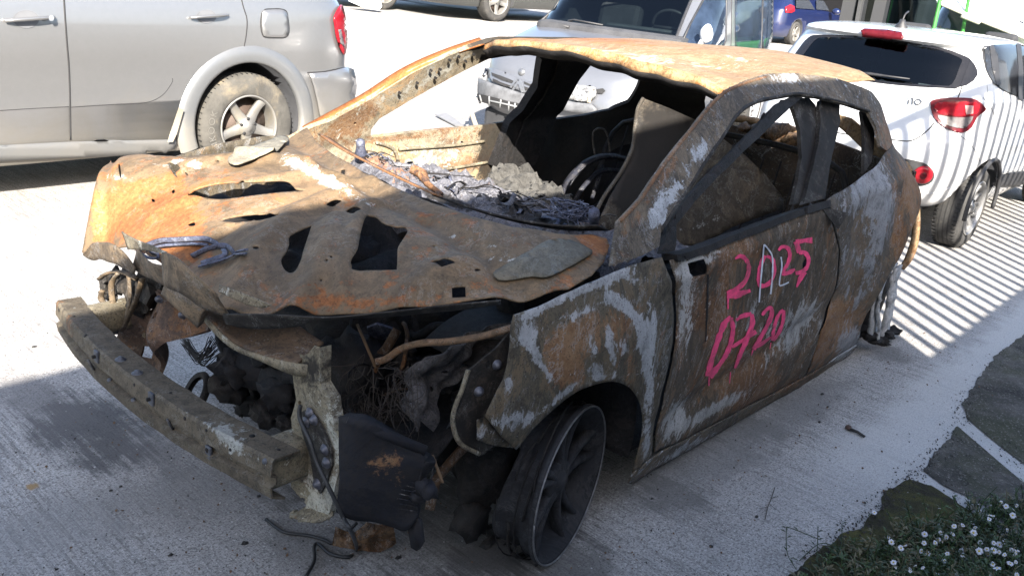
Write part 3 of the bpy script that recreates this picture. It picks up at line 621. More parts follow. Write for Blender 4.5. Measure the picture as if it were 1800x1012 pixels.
# crumpled skin left at the nose
def strip3(name, L, m, parent, t=.003, n=5, wob=.008, seed=0, blobs=None):
    """sheet between two polylines of (px,py,x-plane)"""
    A = smooth_line([onx(a, b, x) for a, b, x in L[0]], 5); B = smooth_line([onx(a, b, x) for a, b, x in L[1]], 5)
    N = min(len(A), len(B)); V = []
    for i in range(N):
        a = A[i*(len(A)-1)//(N-1)]; b = B[i*(len(B)-1)//(N-1)]
        for j in range(n+1):
            p = a.lerp(b, j/n); q = p*9; p = p+Vector((noise.noise(q+Vector((seed, 0, 0))), noise.noise(q+Vector((0, seed+5, 0))), noise.noise(q+Vector((0, 0, seed+9)))))*wob
            V.append(p)
    F = [[i*(n+1)+j, (i+1)*(n+1)+j, (i+1)*(n+1)+j+1, i*(n+1)+j+1] for i in range(N-1) for j in range(n)]
    o = raw(name, V, F, m, parent)
    if blobs: attr_paint(o, blobs)
    solid(o, t); return o
TN = burnt('burnt_nose', [(.085, .064, .045), (.13, .098, .064), (.17, .12, .076)], .46, .46, .02)
strip3('nose_skin', [[(146, 443, .70), (165, 428, .71), (190, 424, .73), (215, 440, .75), (237, 474, .75)], [(146, 447, .69), (165, 457, .70), (180, 458, .72), (205, 462, .74), (234, 480, .74)]], TN, hood, seed=1)
strip3('nose_skin', [[(240, 440, .74), (262, 456, .76), (290, 468, .77)], [(232, 472, .73), (255, 490, .74), (292, 503, .75)]], TN, hood, seed=4)
strip3('nose_skin', [[(288, 445, .80), (308, 450, .81), (336, 475, .81), (372, 507, .80), (383, 529, .79), (396, 548, .77)], [(284, 470, .79), (293, 500, .80), (322, 515, .80), (352, 538, .79), (372, 546, .78), (392, 553, .77)]], TN, hood, seed=2)
strip3('nose_skin', [[(212, 406, .72), (232, 418, .73), (262, 430, .745), (294, 442, .765)], [(224, 438, .725), (245, 440, .735), (268, 442, .75), (290, 446, .765)]], TC, hood, seed=3, wob=.004)
strip3('nose_skin', [[(386, 500, .78), (420, 512, .76), (450, 524, .74), (476, 536, .72)], [(386, 512, .79), (410, 524, .77), (438, 536, .75), (462, 540, .73)]], TC, hood, seed=8, wob=.003)
strip3('nose_lip', [[(392, 551, .775), (470, 553, .74), (540, 556, .70), (600, 556, .66), (700, 547, .58), (800, 533, .50), (880, 529, .44)], [(398, 568, .755), (440, 576, .73), (520, 573, .69), (560, 562, .67), (680, 556, .58), (790, 545, .49), (880, 535, .43)]], TI, hood, seed=6, wob=.003)
# blue scaled latch frame on the bonnet
mb = MB()
def hpx(a, b, h=.02):
    u = hood_uv(a, b); return Vector((u[0], u[1], HS(*u)[2]+h))
for L in ([(244, 452), (250, 445), (279, 434), (307, 432), (357, 430), (375, 436), (383, 443), (364, 448), (338, 461)], [(258, 451), (279, 443), (307, 440), (350, 439), (366, 441)], [(244, 454), (258, 462), (272, 465), (279, 462), (277, 456), (264, 451)],
          [(350, 479), (375, 472), (395, 466), (411, 457), (400, 444), (384, 443)], [(393, 449), (396, 455), (389, 462), (354, 474)], [(411, 457), (422, 452), (433, 450)], [(414, 458), (430, 457)]):
    Q = smooth_line([hpx(a, b, .016) for a, b in L], 4); mb.tube(Q, .0075, 6, flat=.4)
mb.build('latch_frame', DB, hood)

# ---- roof
def RZ(x, y):
    e = y/.56; z = 1.262+.048*(1-e*e)-.03*max(0, abs(e)-.85)*4
    z -= .030*max(0, -1.45-x)**1.6
    z -= .012*sst(-1.12, -1.02, x)
    z -= .030*math.exp(-((x+1.35)/.25)**2-((y-.35)/.18)**2)
    z += .007*noise.noise(Vector((x*3, y*3, 2)))+.002*noise.noise(Vector((x*10, y*10, 2)))+.008*math.sin(y*7+1)*math.exp(-((x+1.25)/.15)**2)
    return z
def rfront(y): return -1.0+.045*(1-(y/.55)**2)*1.2-.006*math.sin(y*21)-.004*math.sin(y*47+1)
V = []; ny, nx = 60, 60
for i in range(nx+1):
    for j in range(ny+1):
        y = -.555+1.11*j/ny; xf = rfront(y); x = xf+(-2.45-xf)*i/nx
        w = 1-.10*max(0, (-1.6-x)/.85)**2; V.append((x, y*w, RZ(x, y)))
F = [[i*(ny+1)+j, i*(ny+1)+j+1, (i+1)*(ny+1)+j+1, (i+1)*(ny+1)+j] for i in range(nx) for j in range(ny)]
roof = raw('roof', V, F, TR, car); attr_paint(roof, [(900, 75, 60, 14, 0, 1, .7), (1050, 70, 120, 8, 5, 1, .8), (1150, 105, 120, 10, 10, 0, .5), (1290, 110, 60, 12, 5, 0, .3), (1350, 120, 70, 10, 6, 2, .25), (1000, 95, 90, 8, 8, 0, .4)]); solid(roof, .004)
# front header flange: a wavy lip and the dark box section behind it
A, B, C2 = [], [], []
for j in range(81):
    y = -.55+1.1*j/80; x = rfront(y); z = RZ(x, y); d = .022+.010*noise.noise(Vector((y*9, 0, 0)))+.012*math.exp(-((y-.2)/.2)**2)
    A.append(Vector((x+.002, y, z+.001))); B.append(Vector((x+.012+.008*noise.noise(Vector((y*14, 4, 0))), y, z-d))); C2.append(Vector((x-.03, y, z-d-.03)))
mb = MB(); mb.band(A, B); o = mb.build('header_lip', burnt('header_cream', [(.24, .17, .09), (.30, .20, .10), (.18, .09, .04)], .52, .50, 0, ashcol=(.55, .48, .35), rustcol=(.33, .13, .035)), roof); solid(o, .004)
mb = MB(); mb.band(B, C2); o = mb.build('header_rail', BK, roof); solid(o, .01)
# roof bows underneath
for bx in (-1.12, -1.6, -2.05):
    mb = MB(); mb.tube([(bx, y, RZ(bx, y)-.035) for y in np.linspace(-.54, .54, 13)], .022, 6, flat=.7); mb.build('roof_bow', BK, roof)

# ---- right hand side (seen from inside)
RO = [('w', -.28, .30), ('w', -.26, .86), (545, 222), (580, 210), (651, 171), (722, 126), (793, 93), (857, 71), ('w', -1.10, 1.262), ('w', -1.6, 1.262), ('w', -2.1, 1.24), ('w', -2.45, 1.17), ('w', -2.66, 1.02), ('w', -2.86, .9), ('w', -2.88, .5), ('w', -2.8, .2), ('w', -.5, .17)]
z2 = lambda L: z4(L, 580, 0)
RH = [[(648, 240), (650, 226), (665, 206), (722, 172), (793, 133), (830, 114), (857, 101), (890, 96), (925, 94), (945, 97), (954, 107), (952, 122), (936, 157), (918, 185), (893, 213), (834, 221), (720, 232)],
      [(972, 112), (980, 107), (979, 121), (966, 138), (957, 147), (964, 130)],
      [(1037, 108), (1053, 106), (1096, 112), (1121, 123), (1126, 135), (1119, 153), (1103, 178), (1071, 192), (1025, 202), (975, 209), (980, 190), (1000, 149), (1021, 121)],
      [(1238, 176), (1240, 156), (1255, 148), (1268, 158), (1272, 166), (1258, 185), (1241, 194)],
      ell(809, 252, 4, 5), ell(788, 327, 6, 5), ell(622, 215, 3, 3), ell(630, 246, 9, 4)]
rs = panel('right_body_side', RO, RH, right_uv(.02), right_s(.02), .02, burnt('burnt_right', [(.17, .145, .105), (.26, .215, .15), (.30, .20, .11)], .48, .52, .05, (1, 1, 1), ashcol=(.42, .41, .36)), car, .02,
    blobs=[(720, 238, 70, 5, -8, 1, .8), (760, 270, 70, 20, 0, 0, .45), (800, 290, 60, 10, -5, 1, .7), (740, 290, 30, 15, 0, 0, .5), (720, 150, 120, 14, -28, 0, .5), (610, 215, 50, 20, -30, 1, .8), (940, 160, 70, 60, 0, 2, 1.0), (1000, 260, 110, 70, 0, 2, 1.0), (1150, 120, 60, 100, 0, 2, 1.0), (900, 85, 60, 20, 0, 2, .9), (1200, 200, 80, 80, 0, 2, .7), (1060, 90, 120, 20, 0, 2, .9), (1000, 350, 100, 60, 0, 2, .9), (800, 250, 20, 20, 0, 1, .4), (885, 260, 30, 60, 0, 2, .6)])  # channel two blobs: char plus cabin shade painted into the colour
# rusty outer flange along the right A pillar, with the row of square clips
mb = MB(); fp = [Vector(right_s(-.03)(*right_uv(.02)(a, b))) for a, b in [(545, 228), (580, 209), (651, 170), (722, 124), (793, 92), (858, 70)]]
fq = [p+Vector((.012, .045, -.018)) for p in fp]
mb.band(smooth_line(fp, 6), smooth_line(fq, 6)); o = mb.build('pillar_flange', burnt('pillar_orange', [(.24, .082, .024), (.28, .105, .03), (.19, .06, .018)], .55, .42, 0, fine=.4, rustcol=(.26, .08, .02), ashcol=(.36, .24, .13)), rs); solid(o, .008)
mb = MB()
for a, b in [(806, 100), (790, 106), (773, 122), (757, 124), (733, 146), (702, 163), (832, 96), (765, 137), (818, 108)]:
    p = Vector(right_s(.055)(*right_uv(.045)(a, b))); mb.box(p+Vector((0, -.008, 0)), (.013, .006, .009), Matrix.Rotation(-.45, 3, 'Y'))
mb.build('clip_slot', BK, rs, False)
# double B pillar inside
for L, off in (([(948, 100), (976, 100), (968, 130), (952, 165), (934, 195), (915, 215), (885, 290), (862, 290), (890, 215), (915, 190), (940, 150)], .05), ([(978, 104), (1040, 104), (1015, 135), (985, 190), (960, 230), (935, 290), (890, 290), (915, 220), (950, 170), (972, 130)], .06)):
    panel('pillar', L, [], right_uv(off), right_s(off), .03, BK, rs, .04)
mb = MB()   # door card swages
for L in ([(700, 262), (800, 255), (850, 248)], [(700, 300), (780, 297), (855, 285)], [(660, 250), (690, 262), (700, 290)]):
    mb.tube(smooth_line([Vector(right_s(.035)(*right_uv(.03)(a, b))) for a, b in L], 5), .008, 6)
mb.build('door_swage', TC, rs)

# ---- floor, firewall, rear
def sheet(name, pts, nu, nv, m, parent, wob=.01, f=5, t=.004, blobs=None, seed=0):
    a, b, c, d = [Vector(p) for p in pts]; V = []
    for i in range(nu+1):
        for j in range(nv+1):
            p = a.lerp(b, i/nu).lerp(d.lerp(c, i/nu), j/nv); V.append(p+Vector((0, 0, wob*noise.noise(p*f+Vector((seed, seed, 0))))))
    o = raw(name, V, [[i*(nv+1)+j, (i+1)*(nv+1)+j, (i+1)*(nv+1)+j+1, i*(nv+1)+j+1] for i in range(nu) for j in range(nv)], m, parent)
    if blobs: attr_paint(o, blobs)
    solid(o, t); return o
floor = sheet('floor_pan', [(-.35, -.78, .2), (-2.75, -.72, .22), (-2.75, .72, .22), (-.35, .78, .2)], 40, 24, BK, car, .05, 6)
sheet('firewall', [(-.22, -.70, .86), (-.40, -.72, .2), (-.40, .72, .2), (-.22, .70, .80)], 14, 20, BK, car, .02, 7)
sheet('boot_floor', [(-2.0, -.6, .42), (-2.8, -.58, .45), (-2.8, .58, .45), (-2.0, .6, .42)], 14, 14, BK, car, .05, 7)
tg = panel('tailgate_sill', [('y', .64, .35), ('y', .66, .80), (1418, 236), (1395, 226), (1372, 219), (1350, 216), (1330, 212), (1300, 207), (1270, 203), ('y', -.2, .83), ('y', -.64, .83), ('y', -.62, .35)], [],
    lambda *p: (p[1], p[2]) if len(p) == 3 else (lambda P: (P.y, P.z))(onx(p[0], p[1], -2.80)), lambda y, z: (-2.80-.06*(1-(y/.7)**2)+.012*noise.noise(Vector((y*9, z*9, 0))), y, z), .025, burnt('burnt_tail', [(.03, .024, .018), (.05, .036, .024), (.02, .016, .014)], .40, .42, .1, rustcol=(.30, .15, .06)), car, .02, blobs=[(1345, 212, 70, 9, 8, 1, 1.2)])  # cabin shade is put into the dark tones, sunlight into the orange top
mb = MB()   # buckled lit lip of the tailgate
pts = [onx(a, b, -2.74) for a, b in [(1268, 206), (1300, 209), (1330, 214), (1352, 221), (1380, 224), (1400, 232), (1420, 240)]]
mb.tube(smooth_line(pts, 5), [.02+.008*noise.noise(Vector((i*.6, 0, 0))) for i in range(31)], 8); mb.build('torn_lip', TR, tg)
mb = MB()
for i, (a, b, r) in enumerate([(1340, 228, .05), (1368, 232, .06), (1390, 245, .05), (1335, 245, .04), (1310, 225, .035)]): mb.lump(onx(a, b, -2.68), (r, r*1.3, r*.8), i, amp=.6)
mb.build('buckled_trim', burnt('tail_dark', [(.05, .035, .025), (.16, .10, .055), (.03, .025, .02)], .52, .46, .1), tg)
# rear corner turning in behind the quarter panel
V = []
for i in range(15):
    z = .45+.53*i/14
    for j in range(9):
        a = j/8; y0 = SL(-2.85, z); V.append((-2.85-.10*math.sin(a*1.57), y0-.22*(1-math.cos(a*1.57)), z))
o = raw('rear_corner', V, [[i*9+j, i*9+j+1, (i+1)*9+j+1, (i+1)*9+j] for i in range(14) for j in range(8)], burnt('burnt_quarter_rear', [(.20, .14, .08), (.26, .17, .09), (.14, .10, .06)], .52, .5), car); solid(o, .004)

strip3('rear_flange', [[(1588, 285, -2.78), (1597, 305, -2.79), (1604, 340, -2.80), (1606, 380, -2.80), (1603, 420, -2.79), (1592, 452, -2.78), (1582, 470, -2.76)], [(1592, 284, -2.80), (1604, 302, -2.82), (1613, 340, -2.84), (1616, 385, -2.84), (1613, 425, -2.83), (1603, 455, -2.81), (1588, 474, -2.78)]], burnt('burnt_quarter_rear', [(.20, .14, .08), (.26, .17, .09), (.14, .10, .06)], .5, .5), car, .012, 3, .004, 9)
# ---- interior
iv = panel('inner_sheet', [(1131, 173), (1180, 191), (1236, 215), (1262, 236), (1284, 248), (1322, 276), (1357, 311), (1387, 352), (1386, 370), (1300, 402), (1250, 430), (1160, 445), (1060, 402), (1040, 388), (1062, 345), (1090, 305), (1111, 262), (1116, 225), (1121, 192)], [],
    lambda a, b: (lambda P: (P.x, P.z))(onplane(a, b, (-.9, .43, .8), (.34, .90, .25))), lambda x, z: (x, .43-(.34*(x+.9)+.25*(z-.8))/.90+.03*math.sin((x+.9)*3)+.012*noise.noise(Vector((x*3, 0, z*3))), z), .03, SH, car, .004,
    blobs=[(1260, 320, 60, 40, 20, 0, .35), (1240, 390, 60, 12, -15, 0, .6), (1170, 250, 60, 70, 0, 2, .42), (1330, 340, 40, 30, 30, 1, .2), (1220, 300, 20, 50, 0, 0, .3), (1120, 330, 50, 60, 0, 2, .35)])  # dark blobs paint the unlit upper part of the sheet
mb = MB(); ed = [(1131, 173), (1121, 192), (1116, 225), (1111, 262), (1090, 305), (1062, 345), (1040, 388)]
mb.tube(smooth_line([onplane(a, b, (-.9, .445, .8), (.34, .90, .25)) for a, b in ed], 5), .007, 6); mb.build('rolled_edge', SH, iv)
# dashboard debris along the cowl
V = []; nu, nv = 34, 90
def DZ(x, y):
    p = Vector((x*11, y*11, 0)); return .80+.035*noise.noise(p)+.025*noise.noise(p*2.3)+.02*noise.noise(p*5.1)-.20*max(0, -.45-x)
for i in range(nu+1):
    for j in range(nv+1):
        y = -.68+1.36*j/nv; x = -.30-.62*i/nu+.10*(y/.68)**2*-1+.09*(1-(y/.68)**2); V.append((x, y, DZ(x, y)-(.10, .05, .02)[i] if i < 3 else DZ(x, y)))
o = raw('charred_dashboard', V, [[i*(nv+1)+j, (i+1)*(nv+1)+j, (i+1)*(nv+1)+j+1, i*(nv+1)+j+1] for i in range(nu) for j in range(nv)], DA, car, False)
attr_paint(o, [(640, 265, 40, 16, 15, 1, .8), (700, 300, 50, 14, 20, 1, .5), (700, 285, 40, 10, 15, 0, .6), (800, 330, 60, 20, 20, 0, .3), (980, 390, 60, 16, 10, 2, .3), (900, 370, 50, 14, 20, 2, .2), (1040, 390, 30, 16, 0, 1, .5), (680, 250, 40, 10, 0, 0, .5), (780, 350, 60, 8, 22, 2, .4)])
dash = o
cw = smooth_line([onz(a, b, .915) for a, b in [(560, 236), (600, 262), (660, 293), (720, 322), (760, 340)]], 5)
mb = MB(); mb.band(cw, [p+Vector((-.05, .0, -.02)) for p in cw]); o = mb.build('cowl_lip', burnt('cowl_orange', [(.30, .13, .05), (.36, .17, .07), (.25, .11, .05)], .62, .40), car); solid(o, .006)
cw = smooth_line([onz(a, b, .90) for a, b in [(760, 342), (830, 366), (900, 384), (980, 396), (1050, 396)]], 5)
mb = MB(); mb.band(cw, [p+Vector((-.05, .0, -.02)) for p in cw]); o = mb.build('cowl_lip', TI, car); solid(o, .006)
# small junk on the dash
MBS = [MB(), MB(), MB()]; rnd = random.Random(4)
for i in range(190):
    u = rnd.random(); a = 610+u*430; b = 246+u*142+rnd.uniform(-15, 17); P = onz(a, b, .82)
    if P.x > -.28: P.x = -.30
    P.z = DZ(P.x, P.y)+.006
    MBS[rnd.choice((0, 0, 1, 1, 2))].flake(P, rnd.uniform(.004, .019), rnd, .4)
for q_, m_ in zip(MBS, (DA, BK, TI)): tag(q_.build('debris', m_, dash, False), kind='stuff')
for i in range(34):
    u = rnd.random(); a = 630+u*400; b = 254+u*134+rnd.uniform(-8, 12); P = onz(a, b, .83); P.x = min(P.x, -.33); P.z = DZ(P.x, P.y)+.012
    an = rnd.uniform(0, 3.14); d = Vector((math.cos(an), math.sin(an), rnd.uniform(-.2, .3))); sd = Vector((-d.y, d.x, rnd.uniform(-.6, .6)))*rnd.uniform(.005, .018); L_ = rnd.uniform(.05, .16)
    A = smooth_line([P+d*L_*t+Vector((0, 0, rnd.uniform(-.012, .018))) for t in (0, .35, .7, 1)], 4); B = [p+sd for p in A]
    o_ = MB().band(A, B).build('scrap_strip', [DA, BK, TI, DB][i % 4], dash); solid(o_, .003)
mb = MB()
for i in range(12):
    u = rnd.random(); a = 650+u*390; b = 262+u*128+rnd.uniform(-8, 10); P = onz(a, b, .83); P.x = min(P.x, -.33); P.z = DZ(P.x, P.y)+.02; q = [P+Vector((rnd.uniform(-.1, .1)*t, rnd.uniform(-.1, .1)*t, .01*math.sin(t*3)+rnd.uniform(-.01, .015))) for t in (0, .4, .8, 1.2)]
    mb.tube(smooth_line(q, 4), .0018, 5)
tag(mb.build('burnt_wires', BK, dash), kind='stuff')
mb = MB()
for i in range(26):
    c = onz(1000, 372, .88); q = [c+Vector((rnd.uniform(-.05, .05), rnd.uniform(-.06, .08), rnd.uniform(-.02, .035))) for t in range(4)]; mb.tube(smooth_line(q, 5), .002, 5)
mb.build('wire_coil', DB, dash)
mb = MB(); mb.tube([onz(724, 297, .93), onz(742, 306, .92), onz(752, 324, .91), onz(776, 342, .90)], [.016, .018, .010, .008], 8); mb.build('stalk', burnt('stalk_rust', [(.25, .13, .06), (.20, .10, .05), (.05, .035, .03)], .5, .4), dash)
mb = MB(); mb.tube([onz(1044, 392, .88), onz(1044, 374, .93)], [.014, .017], 10); mb.build('bolt_stub', DB, dash)
mb = MB(); mb.lathe([(.0, .03), (.014, .027), (.017, .015), (.016, 0), (.022, -.03)], onz(634, 258, .88), (.3, .3, 1), 14); mb.build('strut_top', DB, dash)
# heap of pale ash on the tunnel
V = []; 
hp = [(864, 304), (880, 292), (925, 298), (970, 322), (1000, 345), (1008, 360), (985, 364), (945, 354), (905, 342), (870, 336), (860, 322)]
HV, HF = cdt([(lambda P: (P.x, P.y))(onz(a, b, .70)) for a, b in hp], [], .014)
o = raw('ash_heap', [(a, b, .70+.05*noise.noise(Vector((a*14, b*14, 0)))+.03*noise.noise(Vector((a*35, b*35, 4)))) for a, b in HV], HF, GA, car, False); solid(o, .06, -1)
mb = MB()
for i in range(60):
    a, b = rnd.uniform(862, 1008), rnd.uniform(294, 364)
    if not inside(hp, np.array([a]), np.array([b]))[0]: continue
    P = onz(a, b, .70); P.z = .712+.05*noise.noise(Vector((P.x*14, P.y*14, 0)))+.03*noise.noise(Vector((P.x*35, P.y*35, 4))); mb.flake(P, rnd.uniform(.006, .022), rnd, .35)
tag(mb.build('ash_flakes', GA, o, False), kind='stuff')
# seat frames
mb = MB()
for dy, r in ((0, .022), (.06, .016), (-.05, .012)):
    mb.tube(smooth_line([ony(a, b, -.42+dy) for a, b in [(975, 385), (985, 350), (1002, 315), (1030, 287), (1060, 275), (1090, 277), (1120, 290)]], 5), r, 8, flat=.6)
mb.tube(smooth_line([ony(a, b, -.40) for a, b in [(1000, 385), (1015, 345), (1035, 318), (1060, 300), (1100, 302)]], 5), .012, 6); mb.tube([ony(1060, 290, -.42), ony(1040, 350, -.40)], .01, 6)
o = mb.build('seat_frame', burnt('seat_blue', [(.012, .013, .020), (.022, .024, .034), (.03, .03, .036)], .3, .36, .05), car)
mb = MB(); mb.tube(smooth_line([ony(a, b, -.5) for a, b in [(1046, 272), (1042, 245), (1044, 231), (1053, 226), (1063, 229), (1069, 243), (1072, 268)]], 5), .005, 6); mb.build('headrest_hoop', burnt('hoop', [(.06, .05, .042), (.09, .075, .06), (.05, .04, .035)], .4, .4), o)
rnd = random.Random(9)
mb = MB()
for i in range(30): mb.lump((rnd.uniform(-2.0, -.8), rnd.uniform(-.7, .6), rnd.uniform(.22, .42)), (rnd.uniform(.05, .16), rnd.uniform(.05, .16), rnd.uniform(.04, .10)), i, amp=.6, sub=3)
tag(mb.build('burnt_upholstery', BK, car), kind='stuff')

mb = MB()   # rear bench frame and burnt springs
mb.tube(smooth_line([(-1.95, -.6, .5), (-2.1, -.58, .85), (-2.12, 0, .9), (-2.1, .58, .85), (-1.95, .6, .5)], 5), .014, 8)
for k in range(14): mb.tube(smooth_line([(-1.6, -.55+1.1*k/13, .42), (-1.95, -.55+1.1*k/13, .47), (-2.1, -.55+1.1*k/13, .84)], 4), .005, 5)
mb.build('rear_bench_frame', BK, car)
for s in (1, -1):   # inner wheelhouses
    for cx in (-2.52, 0.0):
        V = []; n = 44; zc = .30
        if s == -1 and cx > -1: continue
        for i in range(n+1):
            a = (-.25 if cx < -1 else 1.0)+(math.pi+(.5 if cx < -1 else -.75))*i/n
            for yy in (.82, .58, .42) if cx < -1 else (.80, .62, .46):
                rr = .37 if cx < -1 else .365
                yo = min(yy, SL(cx+rr*math.cos(a), max(.15, zc+rr*math.sin(a)))-.012)
                V.append((cx+rr*math.cos(a), s*yo, zc+rr*math.sin(a)))
        F = [[i*3+j, i*3+j+1, (i+1)*3+j+1, (i+1)*3+j] for i in range(n) for j in range(2)]
        o = raw('wheelhouse', V, F, BK, car); solid(o, .004)

# ---- front structure
mb = MB(); n = 40; V = []; sec = []
for i in range(n+1):
    y = -.555+1.122*i/n; x = .720+.055*(1-((y-.01)/.56)**2); zt = .501
    x += .003*noise.noise(Vector((y*9, 0, 0))); zt += .004*noise.noise(Vector((y*11, 5, 0)))
    V += [Vector((x-.070, y, zt)), Vector((x-.003, y, zt+.003)), Vector((x+.003, y, zt-.004)), Vector((x+.007, y, zt-.040)), Vector((x-.006, y, zt-.046)), Vector((x-.006, y, zt-.062)), Vector((x+.008, y, zt-.068)), Vector((x+.004, y, zt-.096)), Vector((x-.03, y, zt-.112))]
F = [[i*9+j, i*9+j+1, (i+1)*9+j+1, (i+1)*9+j] for i in range(n) for j in range(8)]
beam = raw('bumper_beam', V, F, burnt('burnt_beam', [(.075, .062, .045), (.10, .083, .06), (.125, .104, .073)], .43, .50, .04, (1, 1, 1), ashcol=(.34, .345, .32), warp=.2, lines=.3), car)
attr_paint(beam, [(350, 725, 60, 16, 38, 0, .75), (400, 775, 40, 14, 38, 0, .5), (300, 640, 80, 16, 42, 2, .1), (130, 560, 30, 40, 0, 1, .3), (430, 800, 30, 10, 38, 0, .5), (470, 830, 20, 20, 0, 2, .2)]); solid(beam, .006, -1); edge_split(beam, 28)
sk = Skin(beam); SST = plain('scaled_steel', (.075, .08, .095), .6, .4, var=.5, sc=40)
for a, b in [(172, 626), (268, 700), (368, 796)]:
    l, n = sk.hit(a, b); o = MB().box(l+n*.003, (.008, .022, .034), bevel=.003).build('bracket', SST, beam, False); MB().lathe([(0, .010), (.005, .009), (.005, 0)], l+n*.006, n, 8).build('stud_hole', BK, o)
for a, b in [(212, 632), (241, 656)]:
    l, n = sk.hit(a, b); MB().lathe([(0, .009), (.007, .008), (.008, .003), (.014, .002), (.015, -.003)], l, n, 14).build('bolt', SST, beam)
for a, b in [(193, 668), (235, 703), (466, 810)]:
    l, n = sk.hit(a, b); MB().lathe([(0, .004), (.006, .004), (.007, -.003)], l, n, 10).build('bolt', SST, beam)
for a, b in [(166, 650), (304, 754)]:
    l, n = sk.hit(a, b); MB().tube([l-n*.01, l+n*.035], .0035, 6).build('stud', plain('dark_bolt', (.06, .06, .065), .5, .6), beam)
for a, b, r in [(150, 590, .005), (236, 676, .004), (325, 735, .005), (405, 790, .004), (300, 690, .004), (363, 756, .004), (104, 545, .006), (130, 556, .004), (443, 766, .007), (490, 790, .004)]:
    l, n = sk.hit(a, b); MB().lathe([(0, .001), (r, .001), (r, -.004)], l, n, 10).build('hole', BK, beam)
MB().box((.60, -.455, .462), (.16, .075, .085), bevel=.02).box((.525, -.455, .455), (.02, .11, .13), bevel=.004).build('crash_box', TC, car)
MB().box((.655, .505, .452), (.125, .085, .092), bevel=.012).build('crash_box', TC, car)
# left leg of the radiator support, bolted plate and curled foot
pl = lambda x: (lambda *p: (lambda P: (P.y, P.z))(onx(p[0], p[1], x)))
def xs(x, wob=.006, bend=0.0): return lambda y, z: (x+wob*noise.noise(Vector((y*8, z*8, 1)))+bend*(y-.62)**2, y, z)
leg = panel('radiator_support_leg', [(523, 637), (545, 622), (573, 608), (574, 640), (575, 671), (590, 699), (595, 745), (610, 770), (613, 800), (604, 831), (597, 873), (586, 901), (560, 915), (531, 913), (545, 884), (521, 851), (519, 790), (524, 760), (521, 731), (530, 699), (525, 665)], [ell(537, 705, 4, 5), ell(538, 875, 5, 5)], pl(.60), xs(.60, .008), .02, TC, car, .03,
    blobs=[(590, 790, 20, 60, 0, 0, .7), (570, 880, 30, 26, 0, 0, .6), (555, 660, 26, 55, 0, 2, .30), (548, 640, 30, 14, 0, 2, .1)])
MB().tube(smooth_line([onx(a, b, .60) for a, b in [(530, 908), (512, 905), (520, 898), (512, 908)]], 4), .006, 6).build('foot_hook', TC, leg)
strip3('foot_flange', [[(508, 906, .64), (530, 915, .64), (560, 917, .63), (586, 905, .61)], [(530, 895, .60), (545, 886, .60), (562, 890, .60), (584, 890, .60)]], TC, leg, .004, wob=.004)
o = panel('joint_plate', [(527, 726), (545, 716), (560, 735), (575, 765), (585, 795), (586, 815), (578, 845), (566, 866), (556, 850), (548, 800), (534, 760)], [], pl(.62), xs(.622, .003), .02, TI, leg, .006, blobs=[(556, 770, 20, 40, 20, 0, .4)])
for a, b in [(538, 742), (552, 737), (571, 790), (574, 813), (545, 726), (558, 850)]: MB().lathe([(0, .010), (.007, .009), (.008, .004), (.013, .003), (.014, 0)], onx(a, b, .626), (1, 0, 0), 12).build('bolt', plain('blued_bolt', (.085, .085, .10), .5, .5, var=.5, sc=60), leg)
# upper crossmember
cm = strip3('radiator_crossmember', [[(385, 553, .62), (430, 565, .60), (480, 563, .57), (515, 570, .55), (569, 603, .55)], [(352, 545, .70), (382, 578, .70), (411, 604, .69), (454, 622, .67), (523, 637, .63)]], burnt('burnt_cross', [(.075, .052, .035), (.105, .070, .044), (.09, .055, .033)], .48, .46, .05), car, .005, 8, .006, 3)
strip3('front_face', [[(352, 545, .70), (382, 578, .70), (411, 604, .69), (454, 622, .67), (523, 637, .63), (560, 640, .60)], [(352, 556, .70), (382, 590, .70), (411, 614, .69), (454, 632, .67), (523, 660, .63), (560, 655, .60)]], TC, cm, .004, 2, .003, 5)
strip3('radiator_crossmember', [[(296, 500, .74), (330, 522, .74), (360, 545, .73)], [(290, 516, .74), (322, 545, .74), (352, 572, .72)]], TN, car, .02, 4, .004, 7)
# rusty hinge shaped bracket near the right end
z5 = lambda L: z4(L, 80, 500)
br = panel('rust_bracket', z5([(362, 320), (385, 250), (430, 160), (490, 135), (540, 118), (548, 70), (590, 20), (640, 60), (690, 105), (715, 150), (735, 200), (745, 245), (700, 262), (655, 270), (620, 310), (595, 360), (575, 410), (552, 465), (510, 440), (488, 420), (440, 380), (400, 350)]), [z5(ell(485, 262, 13, 32, 12)), z5(ell(595, 145, 8, 16, 8)), z5([(450, 310), (470, 320), (480, 380), (455, 360)])], pl(.55), lambda y, z: (.55+.035*math.sin(y*22)+.02*math.sin(z*30), y, z), .014, burnt('burnt_bracket', [(.055, .04, .033), (.09, .058, .042), (.12, .075, .05)], .50, .42, .05), car, .012, blobs=[(330, 545, 25, 30, 0, 1, .4), (240, 560, 30, 40, 0, 0, .2)])
for a, b in [(322, 553), (281, 525), (372, 565)]: MB().lathe([(0, .012), (.008, .011), (.009, .004), (.013, 0)], onx(a, b, .575), (1, .2, .1), 12).build('bolt', plain('blued_bolt', (.085, .085, .10), .5, .5, var=.5, sc=60), br)
mb = MB(); c = onx(203, 560, .52); mb.lathe([(.0, .02), (.035, .02), (.05, .012), (.05, -.012), (.042, -.016), (.042, -.03), (.0, -.03)], c, (.9, .3, .1), 24); mb.build('pulley', BK, car)
mb = MB()   # remains of the right headlamp corner
for i, (a, b, r) in enumerate([(185, 500, .03), (205, 495, .035), (225, 500, .04), (250, 520, .05), (196, 520, .02), (265, 505, .05), (182, 515, .018)]): mb.lump(onx(a, b, .55), (r*.7, r, r*1.2), i+3, amp=.7)
mb.build('headlamp_remains', TI, car, False)
mb = MB()
